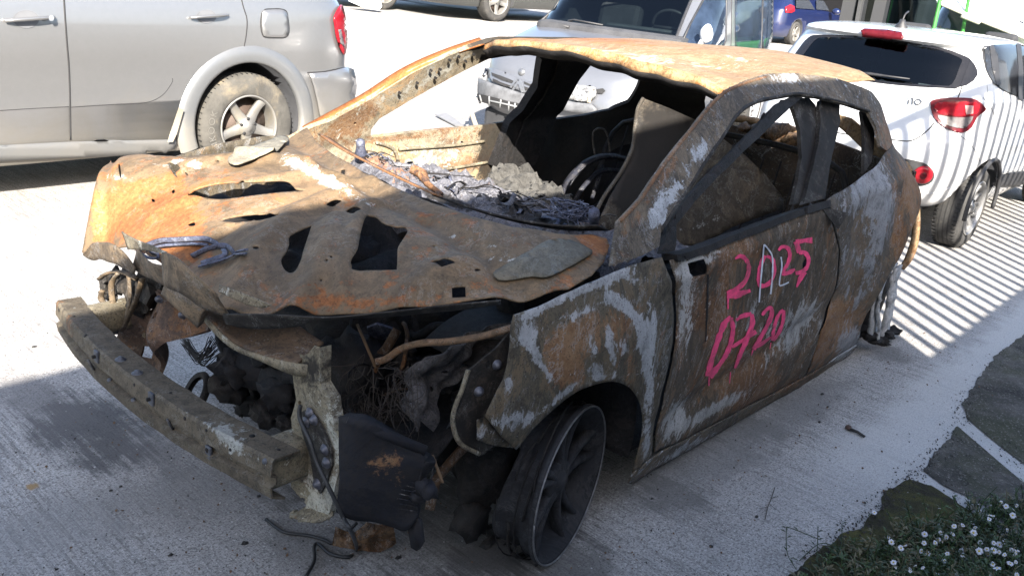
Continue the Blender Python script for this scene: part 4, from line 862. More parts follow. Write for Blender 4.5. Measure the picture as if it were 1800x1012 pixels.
for L in ([(175, 490), (190, 480), (215, 478), (240, 490)], [(180, 510), (178, 525), (190, 540)], [(225, 480), (228, 520), (222, 560)], [(250, 490), (238, 530), (215, 580)], [(210, 478), (196, 500), (200, 540)]): mb.tube(smooth_line([onx(a, b, .6) for a, b in L], 4), .010, 6, flat=.5)
mb.build('headlamp_mount', TN, car)
# engine
eng = MB()
rnd = random.Random(11)
for i in range(60):
    x = rnd.uniform(-.15, .34); y = rnd.uniform(-.30, .34); z = rnd.uniform(.22, .58); r = rnd.uniform(.05, .12)
    if y < .05 and x > .02: x -= .22
    eng.lump((x, y, z), (r, r*rnd.uniform(.7, 1.3), r*rnd.uniform(.7, 1.3)), i, amp=.5, sub=3, freq=3.2)
eng.box((.08, .06, .42), (.36, .42, .34), Matrix.Rotation(.2, 3, 'Y'), .03)
engine = eng.build('engine', BK, car)
mb = MB()
for i in range(30):
    a = rnd.uniform(380, 560); b = rnd.uniform(620, 760); P = onx(a, b, .42+rnd.uniform(-.08, .06)); r = rnd.uniform(.012, .05); mb.lump(P, (r, r*1.4, r), i+70, amp=.6, sub=3, freq=3)
mb.build('accessory', BK, engine)
P = onx(450, 650, .42); mb = MB(); mb.lathe([(0, .05), (.045, .05), (.055, .03), (.055, -.08), (.04, -.10), (0, -.10)], P, (.5, -.8, .1), 18); P = onx(505, 670, .43); mb.lathe([(0, .06), (.05, .06), (.065, .04), (.065, -.07), (0, -.09)], P, (.9, .2, .1), 20)
mb.build('alternator', BK, engine)
P = onx(415, 730, .47); mb = MB(); mb.prism([P, P+Vector((.0, .07, -.02)), P+Vector((-.01, .07, -.11)), P+Vector((0, .01, -.10))], (.02, .01, 0)); mb.build('cast_lug', ALU, engine, False)
P = onx(345, 690, .40); mb = MB(); mb.lathe([(.05, .008), (.065, .012), (.072, 0), (.065, -.012), (.05, -.008)], P, (.8, -.2, .5), 26); mb.build('belt', BK, engine)
mb = MB()
for i in range(30):
    P = onx(322+rnd.uniform(-6, 12), 600+rnd.uniform(-6, 6), .25); Q = onx(372+rnd.uniform(-6, 14), 610+rnd.uniform(-20, 12), .30); M_ = (P+Q)/2+Vector((0, 0, -.05+rnd.uniform(-.03, .01))); mb.tube(smooth_line([P, M_, Q], 6), .0016, 4)
tag(mb.build('wire_bundle', BK, car), kind='stuff')
mb = MB(); mb.tube(smooth_line([onx(a, b, x) for a, b, x in [(905, 574, .22), (850, 590, .28), (790, 600, .33), (740, 603, .36), (705, 613, .38), (680, 630, .40), (660, 636, .42)]], 5), .009, 8); mb.build('pipe', burnt('pipe_rust', [(.12, .08, .05), (.16, .10, .06), (.09, .06, .045)], .5, .45), car)
for q_ in ([onx(628, 570, .40), onx(660, 645, .42)], [onx(760, 800, .45), onx(778, 848, .47)]): MB().tube(q_, .004, 6).build('thin_rod', plain('rod_rust', (.10, .06, .03), .85), car)
mb = MB()
for i in range(90):
    a = rnd.uniform(600, 730); b = rnd.uniform(640, 740); P = onx(a, b, .50+rnd.uniform(-.08, .02)); q = [P]
    for t in range(3): q.append(q[-1]+Vector((rnd.uniform(-.03, .03), rnd.uniform(-.035, .035), rnd.uniform(-.07, .03))))
    mb.tube(smooth_line(q, 4), .0009, 3)
o_ = mb.build('loose_wires', plain('burnt_copper', (.028, .020, .015), .7, .2, var=.7, sc=30), car)
mb = MB()
for i in range(26):
    P = onx(rnd.uniform(620, 860), rnd.uniform(590, 780), rnd.uniform(.02, .22)); r = rnd.uniform(.012, .035); mb.lump(P, (r, r*1.2, r), i+20, amp=.6, sub=3, freq=3)
tag(mb.build('charred_lumps', BK, car), kind='stuff')
sheet('charred_tray', [(-.20, -.72, .74), (.30, -.70, .66), (.24, .10, .56), (-.20, .45, .66)], 24, 24, BK, car, .10, 7)
sheet('charred_tray', [(-.20, .0, .50), (.36, .05, .40), (.34, .66, .40), (-.20, .70, .50)], 20, 20, BK, car, .12, 8)
rnd = random.Random(5)
HM = [BK, burnt('hose_rust', [(.05, .03, .018), (.08, .046, .025), (.03, .022, .017)], .5, .4), plain('hose_grey', (.035, .036, .042), .7, var=.5, sc=30), BK]
for i in range(46):
    y0 = rnd.uniform(-.15, .70); x0 = rnd.uniform(-.05, .42); z0 = rnd.uniform(.38, .66)-.1*(x0 > .25)
    q = [Vector((x0, y0, z0))]; d = Vector((rnd.uniform(-1, 1), rnd.uniform(-1, 1), rnd.uniform(-.9, .5))).normalized()
    for t in range(4): d = (d+Vector((rnd.uniform(-.5, .5), rnd.uniform(-.5, .5), rnd.uniform(-.6, .3)))).normalized(); q.append(q[-1]+d*rnd.uniform(.03, .08))
    MB().tube(smooth_line(q, 4), rnd.choice((.003, .004, .006, .009, .013)), 7).build('hose' if i % 2 else 'pipe', HM[i % 4], car)
for i in range(22):
    P = Vector((rnd.uniform(.0, .38), rnd.uniform(-.1, .68), rnd.uniform(.36, .62))); r = rnd.uniform(.02, .055)
    o = MB().flake(P, r, rnd, 1.6).build('bracket', [TI, BK, DB, HM[1]][i % 4], car, False); solid(o, .003)
# inner wing rail and strut tower, left
panel('inner_wing', [(735, 640), (780, 600), (840, 580), (893, 560), (893, 600), (840, 640), (800, 680), (768, 712), (752, 752), (735, 735), (722, 752), (716, 715), (728, 690), (722, 665)], [ell(785, 655, 5, 4), ell(770, 690, 4, 5)], lambda a, b: (lambda P: (P.x, P.z))(ony(a, b, .62)), lambda x, z: (x, .62+.035*noise.noise(Vector((x*9, 0, z*9)))+.03*noise.noise(Vector((x*22, 4, z*22)))+.015*math.sin(z*30), z), .012, burnt('inner_wing_m', [(.05, .05, .055), (.09, .085, .085), (.035, .033, .033)], .44, .52, .1, ashcol=(.20, .20, .24)), car, .006)
hb = panel('headlamp_bracket', [(823, 650), (870, 612), (893, 585), (892, 640), (872, 688), (850, 732), (838, 738), (836, 770), (866, 782), (850, 797), (843, 799), (810, 782), (796, 745), (799, 715), (814, 680)], [ell(841, 688, 5, 6), ell(857, 640, 5, 7)], side_uv(.05), side_s(.05), .014, TI, car, .006, blobs=[(803, 720, 8, 60, 10, 0, .5), (830, 785, 30, 8, 25, 0, .5), (860, 600, 30, 10, -40, 0, .4)])
mb = MB(); mb.tube(smooth_line([Vector(side_s(.04)(*side_uv(.04)(a, b))) for a, b in [(823, 650), (812, 685), (800, 715), (796, 742), (808, 778), (842, 797)]], 5), .006, 6); mb.build('bracket_edge', TC, hb)
for a, b in [(842, 688), (874, 641)]: MB().lathe([(0, .012), (.006, .011), (.010, .003), (.013, 0)], Vector(side_s(.045)(*side_uv(.045)(a, b))), (.4, .9, .1), 12).build('bolt', plain('blued_bolt', (.085, .085, .10)), hb)
panel('lamp_flap', [(838, 738), (852, 733), (880, 765), (902, 786), (870, 783), (838, 772)], [], side_uv(.02), side_s(.02), .014, TF, hb, .004, blobs=[(855, 760, 30, 20, 0, 0, .6)])
# hanging radiator
rp = [onx(605, 728, .62), onx(640, 735, .62), onx(748, 790, .50), onx(756, 805, .50), onx(752, 860, .50), onx(742, 900, .50), onx(730, 922, .51), onx(620, 905, .60), onx(598, 890, .62)]
rad = strip3('hanging_radiator', [[(605, 728, .62), (640, 735, .61), (690, 760, .56), (748, 790, .50), (757, 806, .50)], [(597, 888, .625), (625, 906, .60), (672, 915, .56), (715, 922, .52), (742, 902, .50)]], burnt('radiator_dark', [(.006, .0065, .009), (.010, .0105, .014), (.014, .014, .017)], .34, .12, .05, lines=0), car, .03, 14, .016, 12)
attr_paint(rad, [(680, 815, 45, 40, 30, 1, .9)]) if 'paint' not in rad.data.attributes else None
for i in range(13):
    u = (i+1)/14; q_ = []
    for v_ in np.linspace(.06, .94, 7):
        a_ = (605+(752-605)*v_, 728+(800-728)*v_); b_ = (598+(742-598)*v_, 888+(908-888)*v_)
        q_.append(onx(a_[0]+(b_[0]-a_[0])*u, a_[1]+(b_[1]-a_[1])*u, .628-.118*v_))
    MB().tube(q_, .0022, 4, flat=.6).build('fin', burnt('fin_grey', [(.012, .013, .017), (.022, .023, .028), (.03, .028, .027)], .4, .3), rad)
gp = [onx(a, b, .62-.12*(a-605)/150+.004) for a, b in [(652, 784), (665, 786), (690, 806), (702, 830), (712, 848), (690, 842), (660, 825), (650, 808)]]
MB().prism(gp, (.003, .001, 0)).build('core_patch', burnt('radiator_core', [(.05, .035, .016), (.07, .048, .02), (.03, .023, .016)], .4, .35), rad, False)
mb = MB(); mb.tube([onx(612, 735, .63), onx(748, 792, .51)], .012, 8); mb.tube([onx(600, 892, .625), onx(715, 925, .52)], .010, 8); mb.prism([onx(712, 900, .52), onx(735, 915, .51), onx(740, 955, .51), onx(732, 968, .51), onx(722, 962, .515)], (-.012, 0, 0))
for a, b in [(745, 855), (720, 845), (735, 870), (755, 862)]: mb.lump(onx(a, b, .51), .02, a, amp=.6)
mb.build('radiator_tank', burnt('tank_dark', [(.007, .0075, .01), (.012, .012, .016), (.018, .018, .021)], .32, .12, lines=0), rad)
# ---- wheels
def rim(c, nrm, Rr, name, parent, m, spokes=5, w=.105):
    n = Vector(nrm).normalized(); up = Vector((0, 0, 1)); x = n.cross(up).normalized()
    y = n.cross(x)*-1 if n.cross(x).z < 0 else n.cross(x)
    root = MB().lathe([(Rr*.955, -.004), (Rr*.985, .002), (Rr, -.004), (Rr, -.014), (Rr*.95, -.020), (Rr*.93, -.05), (Rr*.89, -.07), (Rr*.93, -w+.02), (Rr*1.0, -w+.010), (Rr*1.0, -w), (Rr*.95, -w), (Rr*.87, -.07), (Rr*.90, -.03), (Rr*.935, -.012), (Rr*.955, -.004)], c, n, 72).build(name, m, parent)
    C = Vector(c)
    MB().tube([C+n*.001+(x*math.cos(a)+y*math.sin(a))*Rr*.985 for a in np.linspace(0, 6.2832, 73)], .0028, 6).build('rim_lip', plain('bare_lip', (.13, .13, .135), .5, .4, var=.6, sc=25), root)
    for k in range(spokes):
        mb = MB()
        for s in (-1, 1):
            a0 = 2*math.pi*k/spokes+.5+s*.16; a1 = 2*math.pi*k/spokes+.5+s*.20
            rings = []
            for u in (0, .3, .6, .85, 1):
                an = a0+(a1-a0)*u; rr = Rr*(.16+.76*u); d = x*math.cos(an)+y*math.sin(an); t = -x*math.sin(an)+y*math.cos(an); wd_ = .013-.003*u; z = -.030-.012*math.sin(u*3.0)+.012*u
                rings.append([C+d*rr+t*wd_+n*(z-.008), C+d*rr+t*wd_*.5+n*z, C+d*rr-t*wd_*.5+n*z, C+d*rr-t*wd_+n*(z-.008), C+d*rr-t*wd_+n*(z-.03), C+d*rr+t*wd_+n*(z-.03)])
            V = [p for q in rings for p in q]; mb.add(V, [[i*6+j, i*6+(j+1) % 6, (i+1)*6+(j+1) % 6, (i+1)*6+j] for i in range(4) for j in range(6)])
        mb.build('spoke', m, root)
    MB().lathe([(0, -.022), (.028, -.024), (.034, -.032), (Rr*.26, -.036), (Rr*.28, -.06), (0, -.06)], c, n, 30).build('hub', m, root)
    MB().lathe([(0, -.085), (.115, -.085), (.117, -.10), (.06, -.105), (.06, -.16), (0, -.17)], c, n, 36).build('brake_disc', plain('scorched_disc', (.05, .042, .038), .7, .3, var=.5, sc=20), root)
    return root
wc = Vector((-.08, .80, .228)); th = R(104); wn = Vector((math.cos(th), math.sin(th), 0))
wheel = rim(wc, wn, .230, 'front_wheel', car, RIMB)
_n = wn.normalized()
for v in wheel.data.vertices:     # inner flange eaten and buckled by the fire
    d_ = (v.co-wc).dot(_n)
    if d_ < -.055:
        k_ = min(1, (-.055-d_)/.04); nn = noise.noise(v.co*9); r_ = (v.co-wc)-_n*d_
        v.co += k_*(_n*.030*nn+r_.normalized()*(-.018+.030*noise.noise(v.co*14+Vector((3, 0, 0)))))
tag(wheel, 'bare steered alloy rim burnt black without its tyre')
mb = MB(); n_ = wn.normalized()   # bead wires and shreds left around the barrel
X_ = n_.cross(Vector((0, 0, 1))).normalized(); Y_ = n_.cross(X_)*-1
for i in range(22):
    off = rnd.uniform(.02, .10); a0 = rnd.uniform(0, 6.28); L = rnd.uniform(.6, 2.4); rr = .224+rnd.uniform(-.006, .012)
    mb.tube([wc-n_*(off+.012*math.sin(t*3+i))+(X_*math.cos(a0+L*t)+Y_*math.sin(a0+L*t))*(rr+.008*math.sin(t*5+i)) for t in np.linspace(0, 1, 12)], rnd.uniform(.002, .005), 4)
tag(mb.build('tyre_wires', BK, wheel), kind='stuff')
mb = MB(); mb.lump((.06, .60, .24), (.09, .07, .13), 2, amp=.4, sub=3); mb.lump((.12, .62, .11), (.06, .05, .06), 5, amp=.5); mb.tube([(0, .58, .25), (-.05, .55, .55), (-.08, .5, .8)], .04, 10); mb.tube([(.05, .6, .12), (.0, .35, .2), (-.1, .2, .24)], .025, 8)
mb.build('suspension_strut', BK, car)
for i, (a, b) in enumerate([(865, 940), (850, 945), (900, 930), (905, 955)]): pass
mb = MB()
for i in range(14): P = onz(rnd.uniform(845, 945), rnd.uniform(925, 960)); r = rnd.uniform(.006, .022); mb.lump(P+Vector((0, 0, r*.4)), (r*1.4, r, r*.6), i, amp=.7, sub=1)
tag(mb.build('char_crumbs', BK, car, False), kind='stuff')
# rear left wheel, melted alloy over a burnt drum
rc = Vector((-2.50, .755, .225))
rw = MB().lathe([(0, -.02), (.10, -.03), (.20, -.05), (.22, -.08), (.22, -.16), (.1, -.18)], rc, (0, 1, 0), 40).build('rear_wheel', BK, car)
mb = MB()
def ribz(L, w, x0, seed):
    P = [ony(a, b, y) for a, b, y in L]; Q = smooth_line(P, 5); A = []; B = []
    for i, p in enumerate(Q):
        s = w*(1+.4*noise.noise(Vector((i*.5, seed, 0)))); A.append(p+Vector((s, .012*noise.noise(Vector((i*.7, seed, 3))), 0))); B.append(p+Vector((-s, -.012, 0)))
    mb.band(A, B)
ribz([(1574, 466, .80), (1556, 490, .80), (1545, 520, .79), (1538, 555, .79), (1536, 590, .79)], .055, 0, 1)
ribz([(1580, 470, .77), (1572, 500, .77), (1568, 530, .77), (1562, 560, .77), (1556, 590, .77)], .065, 0, 2)
ribz([(1550, 515, .81), (1545, 545, .81), (1548, 575, .81), (1545, 595, .81)], .02, 0, 3)
o = mb.build('melted_rim', ALU, rw); solid(o, .014)
mb = MB()
for i, (a, b) in enumerate([(1535, 596), (1550, 598), (1528, 590), (1560, 588), (1572, 580)]): mb.lump(ony(a, b, .78), (.04, .04, .02), i, amp=.6)
tag(mb.build('tyre_ash', BK, rw, False), kind='stuff')
# far wheels, right side
rim(Vector((-.08, -.77, .222)), Vector((.32, -.95, 0)), .226, 'front_wheel', car, RIMB); rim(Vector((-2.516, -.75, .222)), Vector((0, -1, 0)), .226, 'rear_wheel', car, RIMB)
# ================================================================== OTHER VEHICLES
def paint_mat(name, col, metal=0.0, rough=.32, dirt=(.30, .27, .22), dz=(.25, .75), dst=.6, coat=.6):
    """car paint with road dirt gathered low on the body (dust that would stay put)"""
    if name in MATS: return MATS[name]
    k = NT(name); v = k.coord(); sx = k.n('ShaderNodeSeparateXYZ'); g = k.n('ShaderNodeNewGeometry'); k.l(g.outputs['Position'], sx.inputs[0])
    n = k.noise(v, 2.2, 9, .68, .6); n2 = k.noise(v, 30, 5, .7)
    h = k.math('ADD', sx.outputs[2], k.math('MULTIPLY', k.math('SUBTRACT', n, .5), .7))
    f = k.math('MULTIPLY', k.step(h, dz[1], dz[0]), dst); f = k.math('ADD', f, k.math('MULTIPLY', k.step(n, .55, .8), .12))
    c = k.mix(f, k.ramp(n2, [(.3, tuple(q*.95 for q in col)), (.7, col)]), dirt)
    k.l(c, k.b.inputs['Base Color']); k.b.inputs['Metallic'].default_value = metal
    k.l(k.math('ADD', k.math('MULTIPLY', f, .5), rough), k.b.inputs['Roughness'])
    k.l(k.math('MULTIPLY', k.math('SUBTRACT', 1.0, f), coat), k.b.inputs['Coat Weight']); k.b.inputs['Coat Roughness'].default_value = .05
    MATS[name] = k.m; return k.m
def glass_mat(name, tint=.25, rough=.03):
    if name in MATS: return MATS[name]
    k = NT(name); tr = k.n('ShaderNodeBsdfTransparent'); tr.inputs[0].default_value = (tint*.85, tint, tint*1.02, 1)
    gl = k.n('ShaderNodeBsdfGlossy'); gl.inputs['Roughness'].default_value = rough
    fr = k.n('ShaderNodeFresnel'); fr.inputs[0].default_value = 1.5; mx = k.n('ShaderNodeMixShader')
    k.l(fr.outputs[0], mx.inputs[0]); k.l(tr.outputs[0], mx.inputs[1]); k.l(gl.outputs[0], mx.inputs[2])
    out = [x for x in k.t.nodes if x.type == 'OUTPUT_MATERIAL'][0]; k.l(mx.outputs[0], out.inputs[0]); MATS[name] = k.m; return k.m
TRIM = plain('black_trim', (.022, .022, .024), .55, var=.3, sc=20)
TYRE = plain('tyre_rubber', (.030, .029, .028), .85, var=.3, sc=14, bump=.3, dirt=(.075, .068, .058))
TYRED = plain('tyre_dusty', (.055, .052, .046), .92, var=.4, sc=10, bump=.4, dirt=(.17, .14, .095))
ALLOY = plain('alloy_rim', (.16, .156, .148), .5, .3, var=.15, sc=9, dirt=(.16, .14, .10))
ALLOYG = plain('alloy_grey', (.26, .26, .26), .4, .6, var=.2, sc=9)
DARKIN = plain('dark_cabin', (.020, .021, .024), .8, var=.4, sc=6)
SEAM = plain('panel_gap', (.012, .012, .013), .8)
CHROME = plain('chrome', (.16, .165, .175), .3, .6, var=.2)
REDL = plain('red_lens', (.20, .008, .014), .15, var=.2, sc=40, spec=.3)
REDL2 = plain('dark_red_lens', (.075, .006, .010), .35, var=.2, sc=60, spec=.2)
CLRL = plain('clear_lens', (.10, .09, .09), .3, 0, var=.2, sc=60, coat=1.0)
AMBL = plain('smoked_lens', (.34, .20, .19), .15, var=.2, sc=50, coat=1.0)

class Loft:
    """car body from stacked plan sections: (z, x_low, x_high, half width, power)"""
    def __init__(s, name, secs, yc, m, parent, rot=0.0, pivot=(0, 0), n=128, rows=70, crown=.03):
        zs = [q[0] for q in secs]; A = np.array([q[1:] for q in secs], float)
        zz = np.linspace(zs[0], zs[-1], rows); zz = np.unique(np.r_[zz, zs])
        for z0 in zs: zz = np.unique(np.r_[zz, z0])
        V = []; M = len(zz)
        def cr(i, t):
            a, b, c, d = A[max(i-1, 0)], A[i], A[i+1], A[min(i+2, len(A)-1)]
            m1 = (c-a)/max(1e-6, zs[i+1]-zs[max(i-1, 0)])*(zs[i+1]-zs[i]); m2 = (d-b)/max(1e-6, zs[min(i+2, len(A)-1)]-zs[i])*(zs[i+1]-zs[i])
            d1 = c-b     # monotone limiter
            m1 = np.where(d1*m1 <= 0, 0, np.sign(m1)*np.minimum(abs(m1), 3*abs(d1))); m2 = np.where(d1*m2 <= 0, 0, np.sign(m2)*np.minimum(abs(m2), 3*abs(d1)))
            t2, t3 = t*t, t*t*t
            return (2*t3-3*t2+1)*b+(t3-2*t2+t)*m1+(-2*t3+3*t2)*c+(t3-t2)*m2
        cs, sn = math.cos(rot), math.sin(rot); s.rot = rot; s.pivot = pivot; s.yc = yc
        for z in zz:
            i = max(0, min(len(zs)-2, int(np.searchsorted(zs, z, 'right'))-1)); x0, x1, w, p = cr(i, (z-zs[i])/(zs[i+1]-zs[i]))
            xc, a = (x0+x1)/2, (x1-x0)/2
            for k in range(n):
                th = 2*math.pi*(k+.5)/n; c_, s_ = math.cos(th), math.sin(th)
                # equalise spacing along long sides
                ex = math.copysign(abs(c_)**(2/p), c_); ey = math.copysign(abs(s_)**(2/p), s_)
                x, y = xc+a*ex, w*ey
                x, y = x-pivot[0], yc+y-pivot[1]; V.append((pivot[0]+x*cs-y*sn, pivot[1]+x*sn+y*cs, z))
        F = [[i*n+k, i*n+(k+1) % n, (i+1)*n+(k+1) % n, (i+1)*n+k] for i in range(M-1) for k in range(n)]
        top = [(M-1)*n+k for k in range(n)]; bot = list(range(n))[::-1]
        F += [top, bot]
        s.o = raw(name, V, F, m, parent); s.o.data.materials.append(DARKIN); s.m = m
    def place(s, x, y, z=0):
        x, y = x-s.pivot[0], y-s.pivot[1]; c, n = math.cos(s.rot), math.sin(s.rot); return Vector((s.pivot[0]+x*c-y*n, s.pivot[1]+x*n+y*c, z))
    def cut(s, cyl):
        """boolean the wheel openings out: (centre world, radius, axis, depth)"""
        for c, r, ax, dep in cyl:
            mb = MB(); ax = Vector(ax).normalized(); X = ax.orthogonal().normalized(); Y = ax.cross(X); n = 48
            P = [Vector(c)+ax*(-dep)+(X*math.cos(2*math.pi*k/n)+Y*math.sin(2*math.pi*k/n))*r for k in range(n)]; mb.prism(P, ax*(dep+.25))
            me = bpy.data.meshes.new('cutter'); me.from_pydata([tuple(v) for v in mb.v], [], mb.f)
            me.materials.append(s.m); me.materials.append(DARKIN)
            bm = bmesh.new(); bm.from_mesh(me); bmesh.ops.recalc_face_normals(bm, faces=bm.faces)
            for f in bm.faces: f.material_index = 1
            bm.to_mesh(me); bm.free()
            co = bpy.data.objects.new('cutter', me); COL.objects.link(co)
            md = s.o.modifiers.new('b', 'BOOLEAN'); md.operation = 'DIFFERENCE'; md.object = co; md.solver = 'EXACT'
            bpy.context.view_layer.update()
            dg = bpy.context.evaluated_depsgraph_get(); ne = bpy.data.meshes.new_from_object(s.o.evaluated_get(dg)); s.o.modifiers.clear()
            old = s.o.data; s.o.data = ne; bpy.data.objects.remove(co); bpy.data.meshes.remove(old)
        s.o.data.polygons.foreach_set('use_smooth', [True]*len(s.o.data.polygons)); return s
    def bvh(s):
        me = s.o.data; M = wm(s.o); s.V = [M@v.co for v in me.vertices]
        s.b = BVHTree.FromPolygons(s.V, [list(p.vertices) for p in me.polygons]); return s
    def hit(s, px, py):
        o = Vector(CAM); v = Vector(ray(px, py)).normalized(); loc, nrm, i, d = s.b.ray_cast(o, v)
        if loc is None:   # just past the silhouette: nearest point of the body to the ray
            best = None
            for k in range(40):
                q = o+v*(s.d0+(s.d1-s.d0)*k/39); l2, n2, i2, d2 = s.b.find_nearest(q)
                if best is None or d2 < best[0]: best = (d2, l2, n2)
            loc, nrm = best[1], best[2]
        if nrm.dot(v) > 0: nrm = -nrm
        return loc, nrm
    def span(s, d0, d1): s.d0, s.d1 = d0, d1; return s
    def decal(s, name, poly, m, off=.004, step=None, per=0, parent=None, thick=0.0, holes=()):
        poly = sm2(poly, per) if per else poly; A = np.array(poly); step = step or max(2.5, min(10, min(np.ptp(A[:, 0]), np.ptp(A[:, 1]))/4))
        V, F = cdt(poly, list(holes), step); P = []
        for a, b in V: l, n = s.hit(a, b); P.append(l+n*off)
        o = raw(name, P, F, m, parent or s.o)
        me = o.data
        bm = bmesh.new(); bm.from_mesh(me); bmesh.ops.recalc_face_normals(bm, faces=bm.faces)
        if sum((f.normal.dot(Vector(CAM)-f.calc_center_median()) > 0) for f in bm.faces) < len(bm.faces)/2: bmesh.ops.reverse_faces(bm, faces=bm.faces)
        bm.to_mesh(me); bm.free()
        if thick: solid(o, thick, 1)
        return o
    def line(s, name, pts, r, m, off=0.0, per=5, parent=None, flat=1.0, n=6):
        Q = smooth_line([Vector((a, b, 0)) for a, b in pts], per); P = []
        for q in Q: l, nn = s.hit(q.x, q.y); P.append(l+nn*off)
        return MB().tube(P, r, n, flat=flat).build(name, m, parent or s.o)
    def open(s, polys, grow=0):
        """take the body faces away behind a window traced on the photo"""
        me = s.o.data; M = wm(s.o); C = np.array([M@p.center for p in me.polygons]); N = np.array([p.normal for p in me.polygons])
        P = to_px(C); f = ((CAM-C)*N).sum(1) > 0; kill = np.zeros(len(C), bool)
        for poly in polys: kill |= inside(poly, P[:, 0], P[:, 1]) & f
        bm = bmesh.new(); bm.from_mesh(me); bm.faces.ensure_lookup_table()
        bmesh.ops.delete(bm, geom=[bm.faces[i] for i in np.nonzero(kill)[0]], context='FACES'); bm.to_mesh(me); bm.free()
def wheel_thing(parent, c, nrm, Rt, Rr, tw=.19, spokes=5, tm=None, rm=None, spoke_w=.035, lug=True, twin=False, name='wheel'):
    tm = tm or TYRE; rm = rm or ALLOY; n = Vector(nrm).normalized(); C = Vector(c); x = n.cross(Vector((0, 0, 1))).normalized(); y = n.cross(x)
    h = tw/2
    ty = MB().lathe([(Rr*.98, -.004), (Rr+.010, .006), (Rr+.25*(Rt-Rr), .010), (Rr+.62*(Rt-Rr), .008), (Rt-.022, -.004), (Rt-.006, -.018), (Rt, -.04), (Rt, -tw+.04), (Rt-.02, -tw+.01), (Rr+.3*(Rt-Rr), -tw), (Rr*.98, -tw+.01)], C, n, 72).build(name, tm, parent)
    # tread grooves
    g = MB()
    for off in (-.065, -.095, -.125): g.lathe([(Rt+.0012, off+.004), (Rt+.0012, off-.004)], C, n, 72)
    for k in range(60):
        a = 2*math.pi*k/60; d = x*math.cos(a)+y*math.sin(a); t = -x*math.sin(a)+y*math.cos(a)
        g.box(C+d*(Rt-.001)-n*.028, (.004, .006, .028), Matrix((t, d, n)).transposed())
        g.box(C+d*(Rt-.001)-n*(tw-.032), (.004, .006, .03), Matrix((t, d, n)).transposed())
    g.build('tread', plain('tread_groove', (.012, .012, .012), .9), ty, False)
    r = MB().lathe([(Rr, .004), (Rr*.985, .012), (Rr*.95, .010), (Rr*.93, -.01), (Rr*.90, -.05), (Rr*.88, -tw*.8)], C, n, 60).build('rim', rm, ty)
    mb = MB()
    for k in range(spokes):
        for s in ((-1, 1) if twin else (0,)):
            a0 = 2*math.pi*k/spokes+math.pi/2+s*.10; a1 = 2*math.pi*k/spokes+math.pi/2+s*.22
            d0 = x*math.cos(a0)+y*math.sin(a0); d1 = x*math.cos(a1)+y*math.sin(a1); t0 = -x*math.sin(a0)+y*math.cos(a0); t1 = -x*math.sin(a1)+y*math.cos(a1)
            w0, w1 = spoke_w*1.25, spoke_w*.85
            rings = []
            for u in np.linspace(0, 1, 6):
                rr = Rr*(.16+.79*u); d = d0.lerp(d1, u).normalized(); t = t0.lerp(t1, u).normalized(); w = w0+(w1-w0)*math.sin(u*math.pi/2); z = -.012-.016*math.sin(u*math.pi)
                if u > .9: w *= 1.25
                rings.append([C+d*rr+t*w+n*(z-.012), C+d*rr+t*w*.75+n*z, C+d*rr-t*w*.75+n*z, C+d*rr-t*w+n*(z-.012), C+d*rr-t*w*.8+n*(z-.04), C+d*rr+t*w*.8+n*(z-.04)])
            V = [p for q in rings for p in q]; mb.add(V, [[i*6+j, i*6+(j+1) % 6, (i+1)*6+(j+1) % 6, (i+1)*6+j] for i in range(5) for j in range(6)])
    mb.build('spoke', rm, r)
    mb = MB().lathe([(0, .002), (Rr*.13, .0), (Rr*.15, -.008), (Rr*.28, -.012), (Rr*.31, -.03), (Rr*.3, -.06)], C, n, 30); mb.build('hub', rm, r)
    if lug:
        mb = MB()
        for k in range(5):
            a = 2*math.pi*(k+.5)/5+math.pi/2; d = x*math.cos(a)+y*math.sin(a); mb.lathe([(0, -.006), (.011, -.007), (.011, -.02)], C+d*Rr*.245, n, 10)
        mb.build('lug_nut', SEAM, r)
    MB().lathe([(0, -.075), (Rr*.62, -.075), (Rr*.62, -.09), (Rr*.88, -.10), (Rr*.88, -tw*.85), (0, -tw*.9)], C, n, 40).build('brake_disc', plain('brake_rust', (.07, .05, .04), .7, .3), r)
    return ty

# ------------------------------------------------------------------ silver estate (left)
suv = thing('silver_suv', 'silver off-road estate with muddy rear wheel, seen side-on', 'car', (-.4, -4.1, 0))
SP = paint_mat('silver_paint', (.225, .226, .228), .65, .30, (.20, .18, .145), (.22, .66), .75, coat=.6)
L = Loft('body', [(.23, -2.52, 1.55, .835, 7), (.30, -2.60, 1.62, .848, 7), (.40, -2.67, 1.70, .852, 7), (.52, -2.69, 1.72, .857, 7), (.66, -2.68, 1.70, .862, 7), (.71, -2.60, 1.68, .862, 7), (.85, -2.595, 1.62, .866, 7), (1.0, -2.58, 1.50, .858, 7), (1.08, -2.56, .95, .845, 7), (1.16, -2.53, .75, .825, 7), (1.4, -2.32, .42, .745, 7), (1.6, -2.10, .05, .66, 6), (1.68, -1.9, -.2, .50, 5)], -4.115, SP, suv).span(4, 7)
L.cut([((-1.615, -3.25, .375), .405, (0, 1, 0), .34), ((.875, -3.25, .375), .405, (0, 1, 0), .34), ((-1.615, -4.98, .375), .405, (0, -1, 0), .34), ((.875, -4.98, .375), .405, (0, -1, 0), .34)]).bvh()
